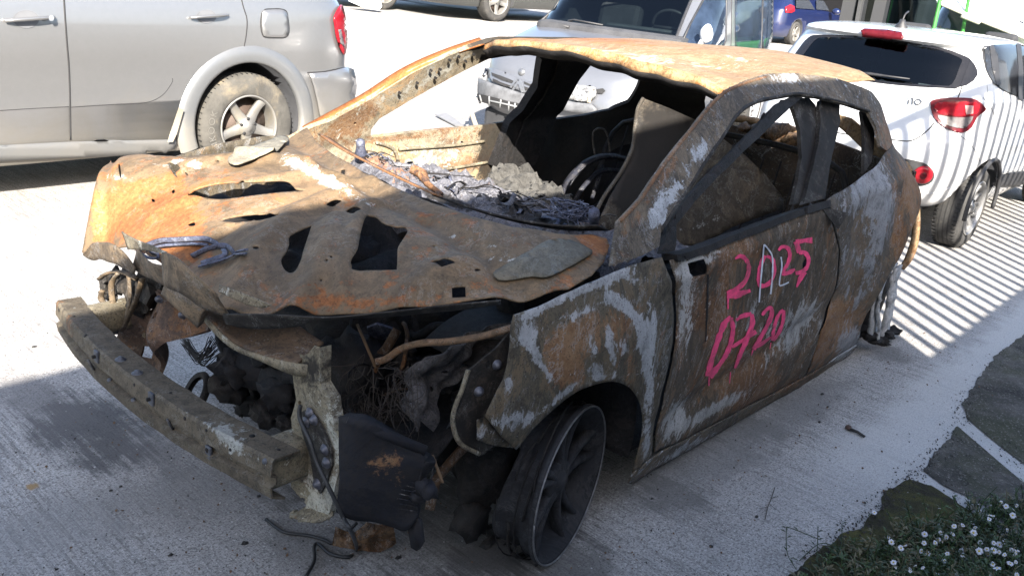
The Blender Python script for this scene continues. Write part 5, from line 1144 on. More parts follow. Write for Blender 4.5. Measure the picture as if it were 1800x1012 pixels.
for i, (x, y, s) in enumerate([(-1.615, -3.262, 1), (.875, -3.262, 1), (-1.615, -4.97, -1), (.875, -4.97, -1)]):
    wo = wheel_thing(suv, (x, y, .352), (0, s, 0), .352, .215, .215, 5, TYRED, ALLOY, .034)
    if i == 0:      # raised sidewall lettering
        cu = bpy.data.curves.new('lettering', 'FONT'); cu.body = 'HANKOOK'; cu.size = .062; cu.extrude = .0015; cu.align_x = 'CENTER'; cu.space_character = 1.15
        to = bpy.data.objects.new('lettering', cu); COL.objects.link(to); bpy.context.view_layer.update()
        me = bpy.data.meshes.new_from_object(to.evaluated_get(bpy.context.evaluated_depsgraph_get())); bpy.data.objects.remove(to)
        for v in me.vertices:
            a = math.pi*1.06-v.co.x/.27; rr = .262+v.co.y     # along the left flank of the tyre
            a2 = a; v.co = Vector((x+math.cos(a2)*rr*-1, y+.0105+v.co.z, .352+math.sin(a2)*rr))
        link('lettering', me, plain('raised_rubber', (.10, .095, .085), .9), wo, False)
bx = L.decal
# wheel arch flare
fl = MB(); pts = []
def arc(cx, cz, r, y, a0, a1, n=26, bx=0): return [Vector((cx+r*math.cos(R(a)), y, cz+r*math.sin(R(a)))) for a in np.linspace(a0, a1, n)]
V = []; n = 36; prof = [(.402, -.02), (.405, .016), (.425, .024), (.47, .020), (.505, .010), (.52, -.006)]
for i in range(n+1):
    a = R(-18+216*i/n)
    for rr, yy in prof: V.append((-1.615+rr*math.cos(a), -3.255+yy, .375+rr*math.sin(a)))
m_ = len(prof); raw('arch_flare', V, [[i*m_+j, i*m_+j+1, (i+1)*m_+j+1, (i+1)*m_+j] for i in range(n) for j in range(m_-1)], paint_mat('flare_silver', (.15, .155, .16), .45, .36, (.22, .20, .16), (.2, .55), .6, coat=.3), suv)
L.line('panel_gap', [(110, -40), (113, 10), (117, 70), (121, 120), (123, 180), (124, 246)], .005, SEAM)
L.line('panel_gap', [(418, -30), (427, 10), (434, 34), (433, 60), (428, 90), (426, 122)], .004, SEAM)
L.line('panel_gap', [(-20, 196), (60, 191), (121, 188)], .002, SEAM); L.line('panel_gap', [(124, 189), (200, 184), (255, 181), (285, 168), (302, 146), (303, 138)], .002, SEAM)
# lower cladding and sill
L.decal('sill_cladding', [(-40, 256), (122, 248), (305, 244), (308, 250), (300, 268), (200, 272), (100, 276), (-40, 283)], paint_mat('sill_grey', (.085, .09, .095), .1, .5, (.11, .10, .085), (.2, .5), .5, coat=.2), .012, thick=.01)
L.decal('mud_guard', [(287, 246), (307, 186), (316, 190), (304, 232), (297, 246)], paint_mat('flare_dirty', (.15, .13, .10), 0, .8, coat=0), .05)
L.decal('fuel_flap', [(460, 24), (466, 18), (490, 17), (500, 20), (505, 30), (507, 55), (502, 65), (490, 66), (468, 65), (461, 58)], SP, .005, per=2, thick=.003)
L.line('panel_gap', [(460, 24), (466, 17), (480, 16), (492, 16), (503, 20), (506, 32), (508, 55), (502, 66), (485, 67), (466, 66), (460, 58), (458, 40), (460, 24)], .003, SEAM, .002)
L.decal('tail_lamp', [(584, 30), (595, 10), (602, 18), (606, 30), (605, 55), (606, 75), (602, 96), (596, 88), (588, 65), (585, 45)], REDL, .012, per=3, thick=.01)
L.decal('lamp_window', [(589, 52), (594, 52), (599, 76), (600, 82), (593, 76)], CLRL, .026, thick=.002)
L.line('panel_gap', [(540, 128), (570, 126), (606, 119), (622, 118)], .005, SEAM)
L.decal('rear_bumper', [(541, 129), (570, 127), (606, 121), (618, 126), (622, 150), (616, 185), (596, 198), (560, 208), (555, 180), (548, 150)], SP, .014, thick=.012)
def door_handle(lf, x0, y0, x1, y1, m, sc=1.0, parent=None):
    l0, n0 = lf.hit(x0, y0); l1, n1 = lf.hit(x1, y1); mid = (l0+l1)/2; n = (n0+n1)/2; ax = (l1-l0)
    mb = MB(); pts = [l0+n*.012, l0+ax*.15+n*.034, mid+n*.042, l1-ax*.2+n*.036, l1+n*.014]
    mb.tube(smooth_line(pts, 5), [.013*sc]*21, 10, flat=.7)
    o = mb.build('door_handle', m, lf.o if parent is None else parent)
    cx_, cy_ = x0+(x1-x0)*.45, y0+(y1-y0)*.45; w_ = abs(x1-x0); lf.decal('handle_recess', ell(cx_, cy_, w_*.27, w_*.19, 18), plain('recess_shade', (.10, .103, .11), .5), .004, step=3, parent=o)
    return o
door_handle(L, 8, 37, 92, 31, SP, 1.15); door_handle(L, 334, 32, 398, 27, SP, 1.0)
o = L.decal('lock_barrel', ell(84, 33, 5, 5, 10), plain('lock_metal', (.35, .36, .37), .35, .7), .05); 
# glasshouse out of frame, still part of the car
MB().box((-.75, -3.42, 1.36), (1.9, .02, .36), Matrix.Rotation(-.33, 3, 'X')).build('side_window', glass_mat('suv_glass', .12), suv, False)
MB().box((-.75, -4.80, 1.36), (1.9, .02, .36), Matrix.Rotation(.33, 3, 'X')).build('side_window', glass_mat('suv_glass', .12), suv, False)
MB().box((-2.27, -4.1, 1.36), (.02, 1.2, .36), Matrix.Rotation(.22, 3, 'Y')).build('rear_window', glass_mat('suv_glass', .12), suv, False)

# ------------------------------------------------------------------ white hatchback (right)
i10 = thing('white_hatchback', 'clean white hatchback seen from behind with striped shadow on its flank', 'car', (-6, -.3, 0))
WP = paint_mat('white_paint', (.43, .435, .44), 0, .28, (.5, .47, .42), (.1, .34), .35, coat=.9)
YC = -.325
I = Loft('body', [(.24, -7.75, -4.62, .70, 5), (.30, -7.85, -4.44, .755, 5), (.36, -7.9, -4.36, .79, 5), (.50, -7.92, -4.29, .815, 5), (.62, -7.9, -4.275, .822, 5), (.74, -7.86, -4.30, .825, 5), (.84, -7.8, -4.36, .826, 5), (.92, -7.6, -4.385, .822, 5), (1.0, -7.1, -4.40, .808, 5), (1.04, -6.85, -4.425, .790, 4.8), (1.2, -6.5, -4.53, .725, 4.5), (1.31, -6.2, -4.60, .672, 4.3), (1.33, -6.1, -4.555, .655, 4.2), (1.352, -6.0, -4.58, .63, 4.2), (1.372, -5.9, -4.70, .575, 4), (1.388, -5.7, -4.9, .46, 3.6), (1.396, -5.5, -5.1, .30, 3)], YC, WP, i10).span(5, 8)
I.cut([((-4.90, .50, .30), .325, (0, 1, 0), .30), ((-7.27, .50, .30), .325, (0, 1, 0), .30), ((-4.90, -1.15, .30), .325, (0, -1, 0), .30), ((-7.27, -1.15, .30), .325, (0, -1, 0), .30)]).bvh()
for x, y, s in [(-4.90, .462, 1), (-7.27, .462, 1), (-4.90, -1.11, -1), (-7.27, -1.11, -1)]: wheel_thing(i10, (x, y, .285), (0, s, 0), .285, .19, .185, 7, TYRE, ALLOYG, .017, twin=True)
z3 = lambda L_: z4(L_, 1160, 0)
RW = sm2(z3([(642, 318), (690, 240), (735, 188), (790, 174), (1000, 180), (1210, 203), (1400, 240), (1490, 272), (1535, 297), (1525, 330), (1480, 432), (1400, 437), (1200, 425), (1000, 400), (800, 355), (700, 332)]), 3)
SW = [(1729, 86), (1745, 80), (1775, 79), (1815, 82), (1860, 92), (1900, 104), (1900, 182), (1850, 180), (1800, 175), (1770, 163), (1746, 148), (1733, 125)]
I.decal('window_seal', z3([(1592, 240), (1625, 228), (1700, 222), (1800, 228), (1860, 236), (2100, 290), (2100, 520), (1860, 505), (1800, 492), (1720, 462), (1650, 415), (1608, 340)]), TRIM, .003, step=5, per=2)
I.open([[( .5*(a-1575)*1.84+1575, .5*(b-105)*1.80+105) for a, b in RW]])
cab = MB()
cab.box((-6.0, YC, .55), (2.9, 1.25, .05)); cab.box((-5.25, YC, .80), (.12, 1.15, .46), Matrix.Rotation(-.2, 3, 'Y'), .04)
for s in (-1, 1): cab.box((-6.1, YC+s*.33, .95), (.12, .42, .62), Matrix.Rotation(-.22, 3, 'Y'), .05).box((-6.22, YC+s*.33, 1.33), (.09, .24, .15), None, .03); cab.box((-5.22, YC+s*.36, 1.06), (.08, .22, .14), None, .03)
cab.tube([(-6.75, YC+.33+.17*math.cos(a), 1.0+.17*math.sin(a)) for a in np.linspace(0, 6.28, 20)], .012, 6)
cab.build('cabin', DARKIN, i10, False)
MB().box((-6.5, YC+.10, 1.16), (.02, .34, .17), Matrix.Rotation(.1, 3, 'X'), .004).build('windscreen_card', plain('card_white', (.6, .6, .55), .7), i10, False)
I.b = BVHTree.FromPolygons(I.V, [list(p.vertices) for p in I.o.data.polygons])
def bez(poly, k=.94, c=None):
    A = np.array(poly); c = A.mean(0) if c is None else c; return [tuple(c+(p-c)*k) for p in A]
# rebuild a full bvh for the glass from the untouched loft
I2 = Loft('body', [(.24, -7.75, -4.62, .70, 5), (.30, -7.85, -4.44, .755, 5), (.36, -7.9, -4.36, .79, 5), (.50, -7.92, -4.29, .815, 5), (.62, -7.9, -4.275, .822, 5), (.74, -7.86, -4.30, .825, 5), (.84, -7.8, -4.36, .826, 5), (.92, -7.6, -4.385, .822, 5), (1.0, -7.1, -4.40, .808, 5), (1.04, -6.85, -4.425, .790, 4.8), (1.2, -6.5, -4.53, .725, 4.5), (1.31, -6.2, -4.60, .672, 4.3), (1.33, -6.1, -4.555, .655, 4.2), (1.352, -6.0, -4.58, .63, 4.2), (1.372, -5.9, -4.70, .575, 4), (1.388, -5.7, -4.9, .46, 3.6), (1.396, -5.5, -5.1, .30, 3)], YC, WP, None).span(5, 8).bvh()
tmp = I2.o; I2.o = I.o; bpy.data.objects.remove(tmp)
I = I2
inner = bez(RW, .90)
I.decal('glass_border', RW, plain('glass_frit', (.010, .010, .012), .25, spec=.3), .004, step=5, holes=[inner])
I.decal('rear_window', bez(RW, .91), glass_mat('i10_glass', .30), .003, step=6)
I.decal('pillar_trim', z3([(1482, 432), (1532, 296), (1552, 320), (1566, 350), (1568, 372), (1548, 402), (1515, 424)]), plain('gloss_black', (.012, .012, .014), .25, spec=.3), .006, step=4)
I.decal('side_window', SW, plain('dark_side_glass', (.018, .02, .024), .06, var=.6, sc=3, spec=.25), .006, step=6)
I.decal('window_pillar', [(1738, 82), (1744, 80), (1752, 100), (1757, 150), (1750, 150), (1742, 120)], TRIM, .008); I.decal('window_pillar', [(1785, 78), (1793, 79), (1797, 130), (1797, 178), (1788, 175), (1788, 120)], TRIM, .008)
I.decal('brake_lamp', z3([(995, 160), (1010, 156), (1120, 164), (1195, 176), (1210, 190), (1198, 194), (1100, 182), (1005, 172)]), REDL2, .012, step=3, thick=.012)
tl = I.decal('tail_lamp', z3([(1338, 520), (1345, 498), (1400, 489), (1500, 488), (1560, 497), (1605, 535), (1590, 555), (1560, 580), (1535, 630), (1492, 658), (1425, 642), (1372, 606), (1345, 560)]), REDL2, .012, per=2, step=2.5)
I.decal('lamp_lens', z3([(1358, 520), (1400, 505), (1550, 508), (1570, 530), (1555, 560), (1500, 572), (1420, 572), (1368, 556)]), REDL, .0165, per=2, step=3.5, parent=tl)
I.decal('lamp_lens', z3([(1372, 570), (1430, 580), (1505, 580), (1540, 575), (1522, 612), (1490, 636), (1430, 626), (1390, 604)]), CLRL, .0165, per=2, step=3.5, parent=tl)
I.decal('lamp_lens', z3([(1500, 520), (1540, 522), (1538, 560), (1505, 566)]), AMBL, .0195, step=3, parent=tl)
fg = I.decal('bumper_insert', z3([(1180, 790), (1215, 785), (1290, 800), (1335, 825), (1355, 860), (1345, 895), (1310, 915), (1270, 912), (1230, 870)]), TRIM, .006, step=4, per=2)
l, n = I.hit(1622, 307); MB().lathe([(0, .016), (.03, .018), (.052, .016), (.060, .006), (.060, -.01)], l+n*.008, n, 30).build('fog_lamp', REDL, fg); MB().lathe([(.0, .022), (.018, .021), (.022, .018)], l+n*.008, n, 20).build('lamp_centre', REDL2, fg)
I.line('panel_gap', [(1642, 217), (1632, 228), (1616, 241), (1598, 248), (1570, 246), (1500, 238), (1440, 228)], .004, SEAM); I.line('panel_gap', [(1691, 153), (1687, 164), (1683, 174)], .004, SEAM); I.line('panel_gap', [(1735, 150), (1738, 185), (1735, 215), (1728, 250)], .0015, SEAM)
I.line('bumper_crease', [(1570, 320), (1600, 335), (1640, 340), (1670, 330)], .006, WP, flat=.6)
I.line('panel_gap', [(1728, 172), (1742, 190), (1748, 204)], .002, SEAM); I.line('panel_gap', [(1640, 205), (1690, 240), (1712, 262), (1722, 284)], .002, SEAM)
lip = []
for a in np.linspace(R(-8), R(188), 30): lip.append(Vector((-4.90+.330*math.cos(a), SL(0, .5)*0+YC+.826, .30+.330*math.sin(a))))
MB().tube(lip, .014, 8).build('arch_lip', TRIM, i10)
I.decal('side_moulding', [(1742, 322), (1752, 309), (1775, 302), (1815, 299), (1900, 296), (1900, 318), (1800, 326), (1748, 328)], TRIM, .008, step=5, thick=.006)
wp = [I.hit(a, b) for a, b in [(1508, 133), (1530, 134), (1560, 138), (1600, 143)]]
mb = MB(); mb.tube([p+n*.028 for p, n in wp], [.018, .017, .011, .007], 8, flat=.6); mb.lump(wp[0][0]+wp[0][1]*.02, (.03, .03, .03), 1, amp=.1); mb.build('rear_wiper', TRIM, i10)
l, n = I.hit(1586, 44); l = Vector((-4.95, YC+.0, 1.388)); mb = MB(); mb.lathe([(.045, -.01), (.042, .01), (.022, .035), (.018, .055), (.0, .058)], l, (0, 0, 1), 16); mb.build('aerial_base', TRIM, i10)
MB().tube(smooth_line([l+Vector((0, 0, .05)), l+Vector((-.02, .0, .09)), l+Vector((-.10, -.01, .11))], 4), .006, 6).build('aerial', TRIM, i10)
def glyphs(lf, strokes, w, m, name, parent, off=.006):
    mb = MB()
    for st in strokes:
        P = smooth_line([Vector((a, b, 0)) for a, b in st], 4); A = []; B = []; N_ = len(P)
        for i, p in enumerate(P):
            t = (P[min(i+1, N_-1)]-P[max(i-1, 0)]).normalized(); q = Vector((-t.y, t.x, 0))*w/2
            l, n = lf.hit(p.x+q.x, p.y+q.y); A.append(l+n*off); l, n = lf.hit(p.x-q.x, p.y-q.y); B.append(l+n*off)
        mb.band(A, B)
    o = mb.build(name, m, parent, False); solid(o, .004); return o
glyphs(I, [[(1598, 176), (1597, 183)], [(1597.4, 172), (1597.2, 173.6)], [(1602, 174), (1605, 173), (1604, 184)], [(1613, 175), (1609, 178), (1610, 183), (1615, 184), (1620, 180), (1618, 176), (1613, 175)]], 1.8, plain('badge_grey', (.07, .072, .078), .3, .5), 'badge_lettering', I.o)
l, n = I.hit(1520, 178); 
mb = MB(); t = n.cross(Vector((0, 0, 1))).normalized(); b_ = n.cross(t)
mb.tube([l+n*.008+t*.062*math.cos(a)+b_*.036*math.sin(a) for a in np.linspace(0, 6.283, 28)], .006, 6); mb.build('badge_ring', CHROME, I.o)
MB().box((-4.375, YC, .80), (.012, .52, .11), Matrix.Rotation(-.25, 3, 'Y'), .002).build('number_plate', plain('plate_white', (.7, .7, .68), .4), i10, False)

# ------------------------------------------------------------------ silver van (behind)
van = thing('silver_van', 'silver van with crumpled dark front bumper and cracked headlamp', 'van', (-5, -2.9, 0))
VP = paint_mat('van_paint', (.115, .121, .136), .3, .38, (.2, .19, .17), (.2, .5), .4, coat=.5)
VO, VR = (-4.03, -2.66), math.atan2(.227, .974)
VS = [(.26, -3.9, -.14, .74, 7), (.36, -4.0, -.03, .80, 6), (.46, -4.05, .0, .83, 6), (.58, -4.06, -.01, .845, 6), (.66, -4.06, -.05, .85, 6), (.76, -4.06, -.09, .852, 6), (.84, -4.06, -.18, .852, 6), (.90, -4.06, -.34, .85, 6), (.98, -4.05, -.72, .845, 6.5), (1.05, -4.04, -1.05, .84, 7), (1.12, -4.03, -1.17, .83, 7), (1.45, -3.98, -1.55, .77, 7), (1.68, -3.92, -1.86, .715, 7), (1.78, -3.85, -2.1, .64, 6), (1.82, -3.6, -2.5, .45, 5)]
VS = [(z, a+VO[0], b+VO[0], w, p) for z, a, b, w, p in VS]
Vn = Loft('body', VS, VO[1], VP, van, VR, VO).span(5.5, 11)
def vl(x, y, z=0): return Vn.place(VO[0]+x, VO[1]+y, z)
vax = vl(0, 1)-vl(0, 0)
Vn.cut([(vl(-.76, .86, .31), .335, vax, .32), (vl(-3.45, .86, .31), .335, vax, .32), (vl(-.76, -.86, .31), .335, -vax, .32), (vl(-3.45, -.86, .31), .335, -vax, .32)])
Vn.bvh()
for x, s in [(-.76, 1), (-3.45, 1), (-.76, -1), (-3.45, -1)]: wheel_thing(van, vl(x, s*.83, .30), vax*s, .30, .185, .18, 6, TYRE, plain('steel_hub', (.30, .30, .31), .5, .3), .04)
WS = [(944, 38), (965, 14), (985, -8), (1040, -40), (1130, -50), (1232, -42), (1215, 0), (1200, 36), (1184, 77), (1150, 68), (1100, 60), (1040, 50), (1000, 45)]
G1 = z3([(105, 222), (150, 120), (215, 0), (260, -80), (322, -80), (326, 0), (322, 200), (304, 246), (200, 245)]); G2 = z3([(370, -80), (505, -80), (503, 100), (497, 245), (372, 262)]); G3 = z3([(508, -80), (600, -80), (603, 100), (597, 200), (588, 222), (506, 242)])
full = [list(p.vertices) for p in Vn.o.data.polygons]; fV = Vn.V
Vn.open([WS])
hole_bvh = Vn.b
Vn.decal('windscreen', WS, glass_mat('van_glass', .34), .004, step=8)
for g_ in (G1, G2, G3): Vn.decal('side_window', g_, plain('van_side_glass', (.022, .034, .058), .05, var=.6, sc=2.5, spec=.5), .004, step=6)  # blue of the reflected sky is put into the glass colour
for g_ in (G1, G2+[]): Vn.line('window_rubber', g_+[g_[0]], .011, TRIM, .004, per=1)
Vn.line('window_rubber', G3+[G3[0]], .011, TRIM, .004, per=1); Vn.line('window_rubber', WS+[WS[0]], .014, TRIM, .004, per=1)
cb = MB(); rz = Matrix.Rotation(VR, 3, 'Z')
cb.box(vl(-1.25, 0, .98), (.55, 1.45, .22), rz, .06)
for s in (-1, 1): cb.box(vl(-2.15, s*.38, .9), (.16, .46, .75), rz@Matrix.Rotation(-.2, 3, 'Y'), .06).box(vl(-2.26, s*.38, 1.4), (.1, .26, .18), rz, .04)
cb.box(vl(-2.5, 0, .5), (3, 1.5, .04), rz); cb.build('cabin', plain('van_cabin', (.035, .036, .04), .8, var=.4, sc=6), van, False)
c = vl(-1.62, .38, 1.12); mb = MB(); ax = (vl(1, 0)-vl(0, 0)); w2 = ax.cross(Vector((0, 0, 1))); u2 = Vector((0, 0, 1))*.85+ax*.5
mb.tube([c+(w2*math.cos(a)+u2*math.sin(a))*.19 for a in np.linspace(0, 6.283, 26)], .014, 8); mb.tube([c-w2*.18, c+w2*.18], .016, 6); mb.build('steering_wheel', plain('grey_plastic', (.06, .06, .065), .5), van)
cb = MB().box(vl(-1.5, .15, 1.08), (.12, .75, .06), rz, .03); cb.build('instrument_cowl', plain('dash_grey', (.10, .105, .11), .6), van)
Vn.b = BVHTree.FromPolygons(fV, full)
l, n = Vn.hit(1226, 84); mb = MB(); mb.lump(l+n*.10+Vector((0, 0, .05)), (.04, .06, .08), 2, amp=.12, sub=3, freq=1.2); mb.tube([l, l+n*.08+Vector((0, 0, .02))], .025, 8); mb.build('door_mirror', plain('mirror_white', (.40, .41, .42), .4), Vn.o)
Vn.line('panel_gap', [(1285, -30), (1286, 40), (1284, 92)], .005, SEAM); Vn.line('panel_gap', [(1338, -20), (1338, 60), (1336, 105)], .003, SEAM); Vn.line('panel_gap', [(1196, 80), (1180, 95), (1160, 115)], .004, SEAM)
# front end
zz = lambda L_: z4(L_, 580, 0)
z35 = lambda L_: [(600+a*.3, 60+b*.3) for a, b in L_]
Vn.decal('grille', z35([(868, 200), (900, 205), (960, 225), (1040, 262), (1100, 285), (1180, 290), (1210, 305), (1200, 345), (1150, 350), (1080, 345), (1040, 330), (960, 310), (890, 285), (872, 250)]), VP, .010, step=5, thick=.01)
Vn.decal('grille_slot', z35([(890, 232), (950, 255), (1015, 282), (1035, 292), (1020, 300), (950, 280), (895, 252)]), SEAM, .026, step=4); Vn.decal('grille_slot', z35([(898, 268), (950, 290), (1020, 314), (1010, 322), (945, 302), (900, 282)]), SEAM, .026, step=4)
Vn.decal('grille_slot', z35([(1075, 285), (1110, 300), (1200, 300), (1195, 312), (1110, 312), (1078, 300)]), SEAM, .026, step=4); Vn.decal('grille_slot', z35([(1080, 312), (1120, 325), (1195, 325), (1190, 338), (1120, 338), (1085, 330)]), SEAM, .026, step=4)
glyphs(Vn, [z35([(1002, 318), (1046, 262)]), z35([(1046, 262), (1085, 345)]), z35([(1010, 338), (1046, 290)]), z35([(1046, 290), (1072, 345)])], 3.6, CHROME, 'chevron_badge', Vn.o, .032)
l, n = Vn.hit(917, 127); MB().lathe([(0, .014), (.024, .012), (.032, .004), (.032, -.01)], l, n, 24).build('round_badge', CHROME, Vn.o)
Vn.decal('headlamp', z35([(765, 190), (800, 160), (848, 168), (862, 200), (860, 245), (845, 255), (800, 240), (768, 222)]), plain('lamp_clear', (.10, .105, .115), .2, .3, var=.9, sc=45), .02, step=3.5, per=2, thick=.02)
Vn.decal('headlamp', z35([(1300, 320), (1345, 305), (1480, 318), (1500, 330), (1495, 375), (1450, 400), (1380, 392), (1310, 372)]), plain('lamp_cracked', (.19, .19, .19), .3, .3, var=.9, sc=40), .02, step=4, per=2, thick=.03)
Vn.decal('lamp_bracket', z35([(1470, 320), (1490, 318), (1475, 405), (1455, 405)]), plain('bracket_tan', (.30, .25, .18), .7), .055, step=3)
Vn.decal('lamp_hole', z35([(1500, 325), (1535, 320), (1550, 335), (1530, 355), (1500, 352)]), SEAM, .012, step=3)
BG = plain('bumper_grey', (.085, .088, .095), .6, var=.35, sc=14)
Vn.decal('front_bumper', z35([(735, 235), (800, 250), (880, 285), (960, 312), (1060, 345), (1150, 365), (1260, 372), (1380, 400), (1480, 412), (1512, 440), (1490, 462), (1380, 455), (1300, 440), (1200, 432), (1060, 440), (1000, 420), (930, 395), (850, 370), (775, 350), (725, 320), (722, 270)]), BG, .03, step=7, thick=.04)
Vn.decal('bumper_slats', z35([(825, 345), (880, 355), (1000, 388), (1080, 405), (1075, 440), (990, 425), (900, 400), (840, 378)]), SEAM, .075, step=5)
mb = MB()
for L_ in ([(840, 362), (920, 385), (1000, 403), (1076, 420)], [(860, 355), (868, 385)], [(905, 362), (905, 400)], [(965, 380), (962, 418)], [(1010, 392), (1008, 430)], [(1045, 400), (1045, 438)]):
    P = [Vn.hit(a, b) for a, b in z35(L_)]; mb.tube([p+n*.08 for p, n in P], .008, 6)
mb.build('slat_bars', plain('slat_grey', (.14, .145, .15), .6), Vn.o)
Vn.decal('bumper_damage', z35([(725, 320), (775, 350), (850, 372), (840, 400), (790, 395), (735, 380)]), plain('raw_plastic', (.30, .31, .33), .7, var=.4, sc=20), .05, step=4, thick=.02)
P = [vl(.02, y, z) for y, z in [(-.72, .30), (-.62, .16), (-.40, .14), (-.1, .15), (.2, .16), (.5, .2)]]
MB().tube(smooth_line(P, 5), .022, 8).build('loose_undertray', plain('undertray', (.22, .20, .17), .8), van)
MB().box(vl(-.2, 0, .25), (.3, 1.3, .25), rz, .04).build('front_subframe', DARKIN, van, False)
mb = MB(); w_ = [Vn.hit(a, b) for a, b in [(948, 40), (975, 46), (1000, 52)]]; mb.tube([p+n*.02 for p, n in w_], .012, 6); w_ = [Vn.hit(a, b) for a, b in [(950, 36), (1010, 40), (1060, 50)]]; mb.tube([p+n*.03 for p, n in w_], .008, 6); mb.build('wiper', TRIM, van)

# ------------------------------------------------------------------ farther vehicles
def far_car(name, label, cat, x, y, zg, Lf, Lr, wd, hgt, m, Rt, spokes, rm, wb=2.7, belt=.95, rear_first=True, group=None):
    """car lying along x; (x,y) = ground point of the near visible wheel, Lr metres to its end at +x and Lf to the other"""
    t = thing(name, label, cat, (x-1.3, y-wd/2, zg), 0, group)
    sec = [(.22, -Lf+.1, Lr-.1, wd*.46, 6), (.34, -Lf+.02, Lr-.02, wd*.49, 6), (.55, -Lf, Lr, wd*.5, 6), (.75, -Lf+.02, Lr-.02, wd*.5, 6), (belt-.05, -Lf+.25, Lr-.06, wd*.495, 6), (belt+.02, -Lf+1.1, Lr-.10, wd*.48, 6), (hgt-.25, -Lf+1.7, Lr-.35, wd*.40, 6), (hgt-.06, -Lf+2.0, Lr-.6, wd*.35, 5), (hgt, -Lf+2.3, Lr-.9, wd*.25, 4)]
    B = Loft('body', [(z+zg, a+x, b+x, w, p) for z, a, b, w, p in sec], y-wd/2+.02, m, t, n=80, rows=36)
    B.cut([((x, y+.02, zg+Rt+.02), Rt+.055, (0, 1, 0), .25), ((x-wb, y+.02, zg+Rt+.02), Rt+.055, (0, 1, 0), .25)])
    for xx in (x, x-wb): wheel_thing(t, (xx, y, zg+Rt), (0, 1, 0), Rt, Rt*.68, .22, spokes, TYRE, rm, .04)
    GM = glass_mat('far_glass', .10)
    for u0, u1 in ((-Lf+1.55, -Lf+2.5), (-Lf+2.6, Lr-.65)):
        zb, zt = belt+.06, hgt-.22; yb, yt = y+.02-wd*.5+wd*.478+.02, y+.02-wd*.5+wd*.415+.02
        raw('side_window', [(x+u0+.0, yb, zg+zb), (x+u1, yb, zg+zb), (x+u1-.12, yt, zg+zt), (x+u0+.3, yt, zg+zt)], [[0, 1, 2, 3]], plain('far_dark_glass', (.03, .035, .045), .06, coat=1.0), t, False)
    return t, B
DKP = paint_mat('dark_grey_paint', (.035, .037, .036), .2, .35, (.12, .11, .09), (.2, .5), .4)
t, B = far_car('dark_saloon', 'dark grey car with pale twin-spoke wheel at the top of the yard', 'car', -9.50, -8.45, gz(-9.5, -8.3)-.0, 3.3, 1.0, 1.8, 1.45, DKP, .33, 5, ALLOY, group=None)
t, B = far_car('dark_car', 'dark car at the top edge above the silver off-roader', 'car', -8.35, -9.95, gz(-8.35, -9.9), 3.4, .95, 1.8, 1.45, DKP, .32, 7, ALLOY, group=None)
mb = MB(); P = [ond(a, b, 14.0) for a, b in [(612, 2), (640, 14), (666, 19), (671, 12), (668, -6), (640, -8)]]; mb.prism(P, Vector((-.05, -.05, .0))); o = mb.build('loose_bumper', plain('bumper_light', (.45, .47, .48), .5, var=.3, sc=4), None, False)
tag(o, 'pale loose bumper piece leaning below the dark car', 'car part')
BLU = paint_mat('blue_paint', (.007, .014, .060), .3, .3, (.10, .10, .11), (.2, .5), .3, coat=.9)
t, B = far_car('blue_estate', 'dark blue estate car with a red tail lamp', 'car', -24.6, -10.30, 0.0, 3.6, .95, 1.85, 1.55, BLU, .34, 5, ALLOY, belt=1.0)
B.span(24, 32).bvh()
B.decal('tail_lamp', [(1379, 14), (1388, 9), (1395, 12), (1396, 20), (1390, 23), (1380, 23)], REDL, .03, step=3, parent=t)
MB().lump((-26.6, -10.05, 1.05), (.10, .14, .10), 4, amp=.1).build('door_mirror', BLU, t)
# white van on the right
wv = thing('white_van', 'white vehicle with a raised panel over a dark window, behind the hatchback roof', 'van', (-15, -1.9, 0))
WV = paint_mat('van_white', (.74, .73, .70), 0, .4, (.4, .38, .33), (.2, .6), .4, coat=.5)
W2 = Loft('body', [(.3, -17.2, -13.0, .80, 8), (.6, -17.3, -12.9, .86, 8), (1.0, -17.3, -12.85, .87, 8), (1.2, -16.6, -12.9, .86, 8), (1.50, -16.4, -13.0, .82, 8), (1.66, -16.2, -13.2, .74, 7), (1.72, -16.0, -13.5, .60, 5)], -1.93, WV, wv, n=80, rows=40).span(10, 17).bvh()
W2.decal('rear_window', [(1632, 14), (1650, 6), (1700, 10), (1760, 22), (1800, 40), (1800, 68), (1740, 62), (1690, 56), (1632, 46)], plain('far_dark_glass', (.012, .013, .016), .15, spec=.2), .012, step=5)
for x in (-13.7, -16.4):
    for y_, s_ in ((-1.09, 1), (-2.77, -1)): wheel_thing(wv, (x, y_, .33), (0, s_, 0), .33, .2, .2, 6, TYRE, ALLOYG, .03)
rp_ = [ond(1620, -8, 12.6), ond(1700, 27, 12.5), ond(1820, 75, 12.4), ond(1900, -10, 13.6), ond(1660, -60, 14.2)]
rb = MB().prism(rp_, Vector((-.02, -.02, .03))).build('raised_tailgate', WV, wv, False)
MB().tube(smooth_line([ond(1620, -7, 12.55), ond(1700, 28, 12.45), ond(1820, 76, 12.35)], 5), .018, 6).build('panel_edge', plain('gutter_grey', (.20, .195, .17), .6), rb)
MB().tube([ond(1690, 28, 12.4), ond(1722, 40, 12.4)], .03, 8).build('hinge', plain('hinge_cream', (.40, .38, .33), .6), rb)
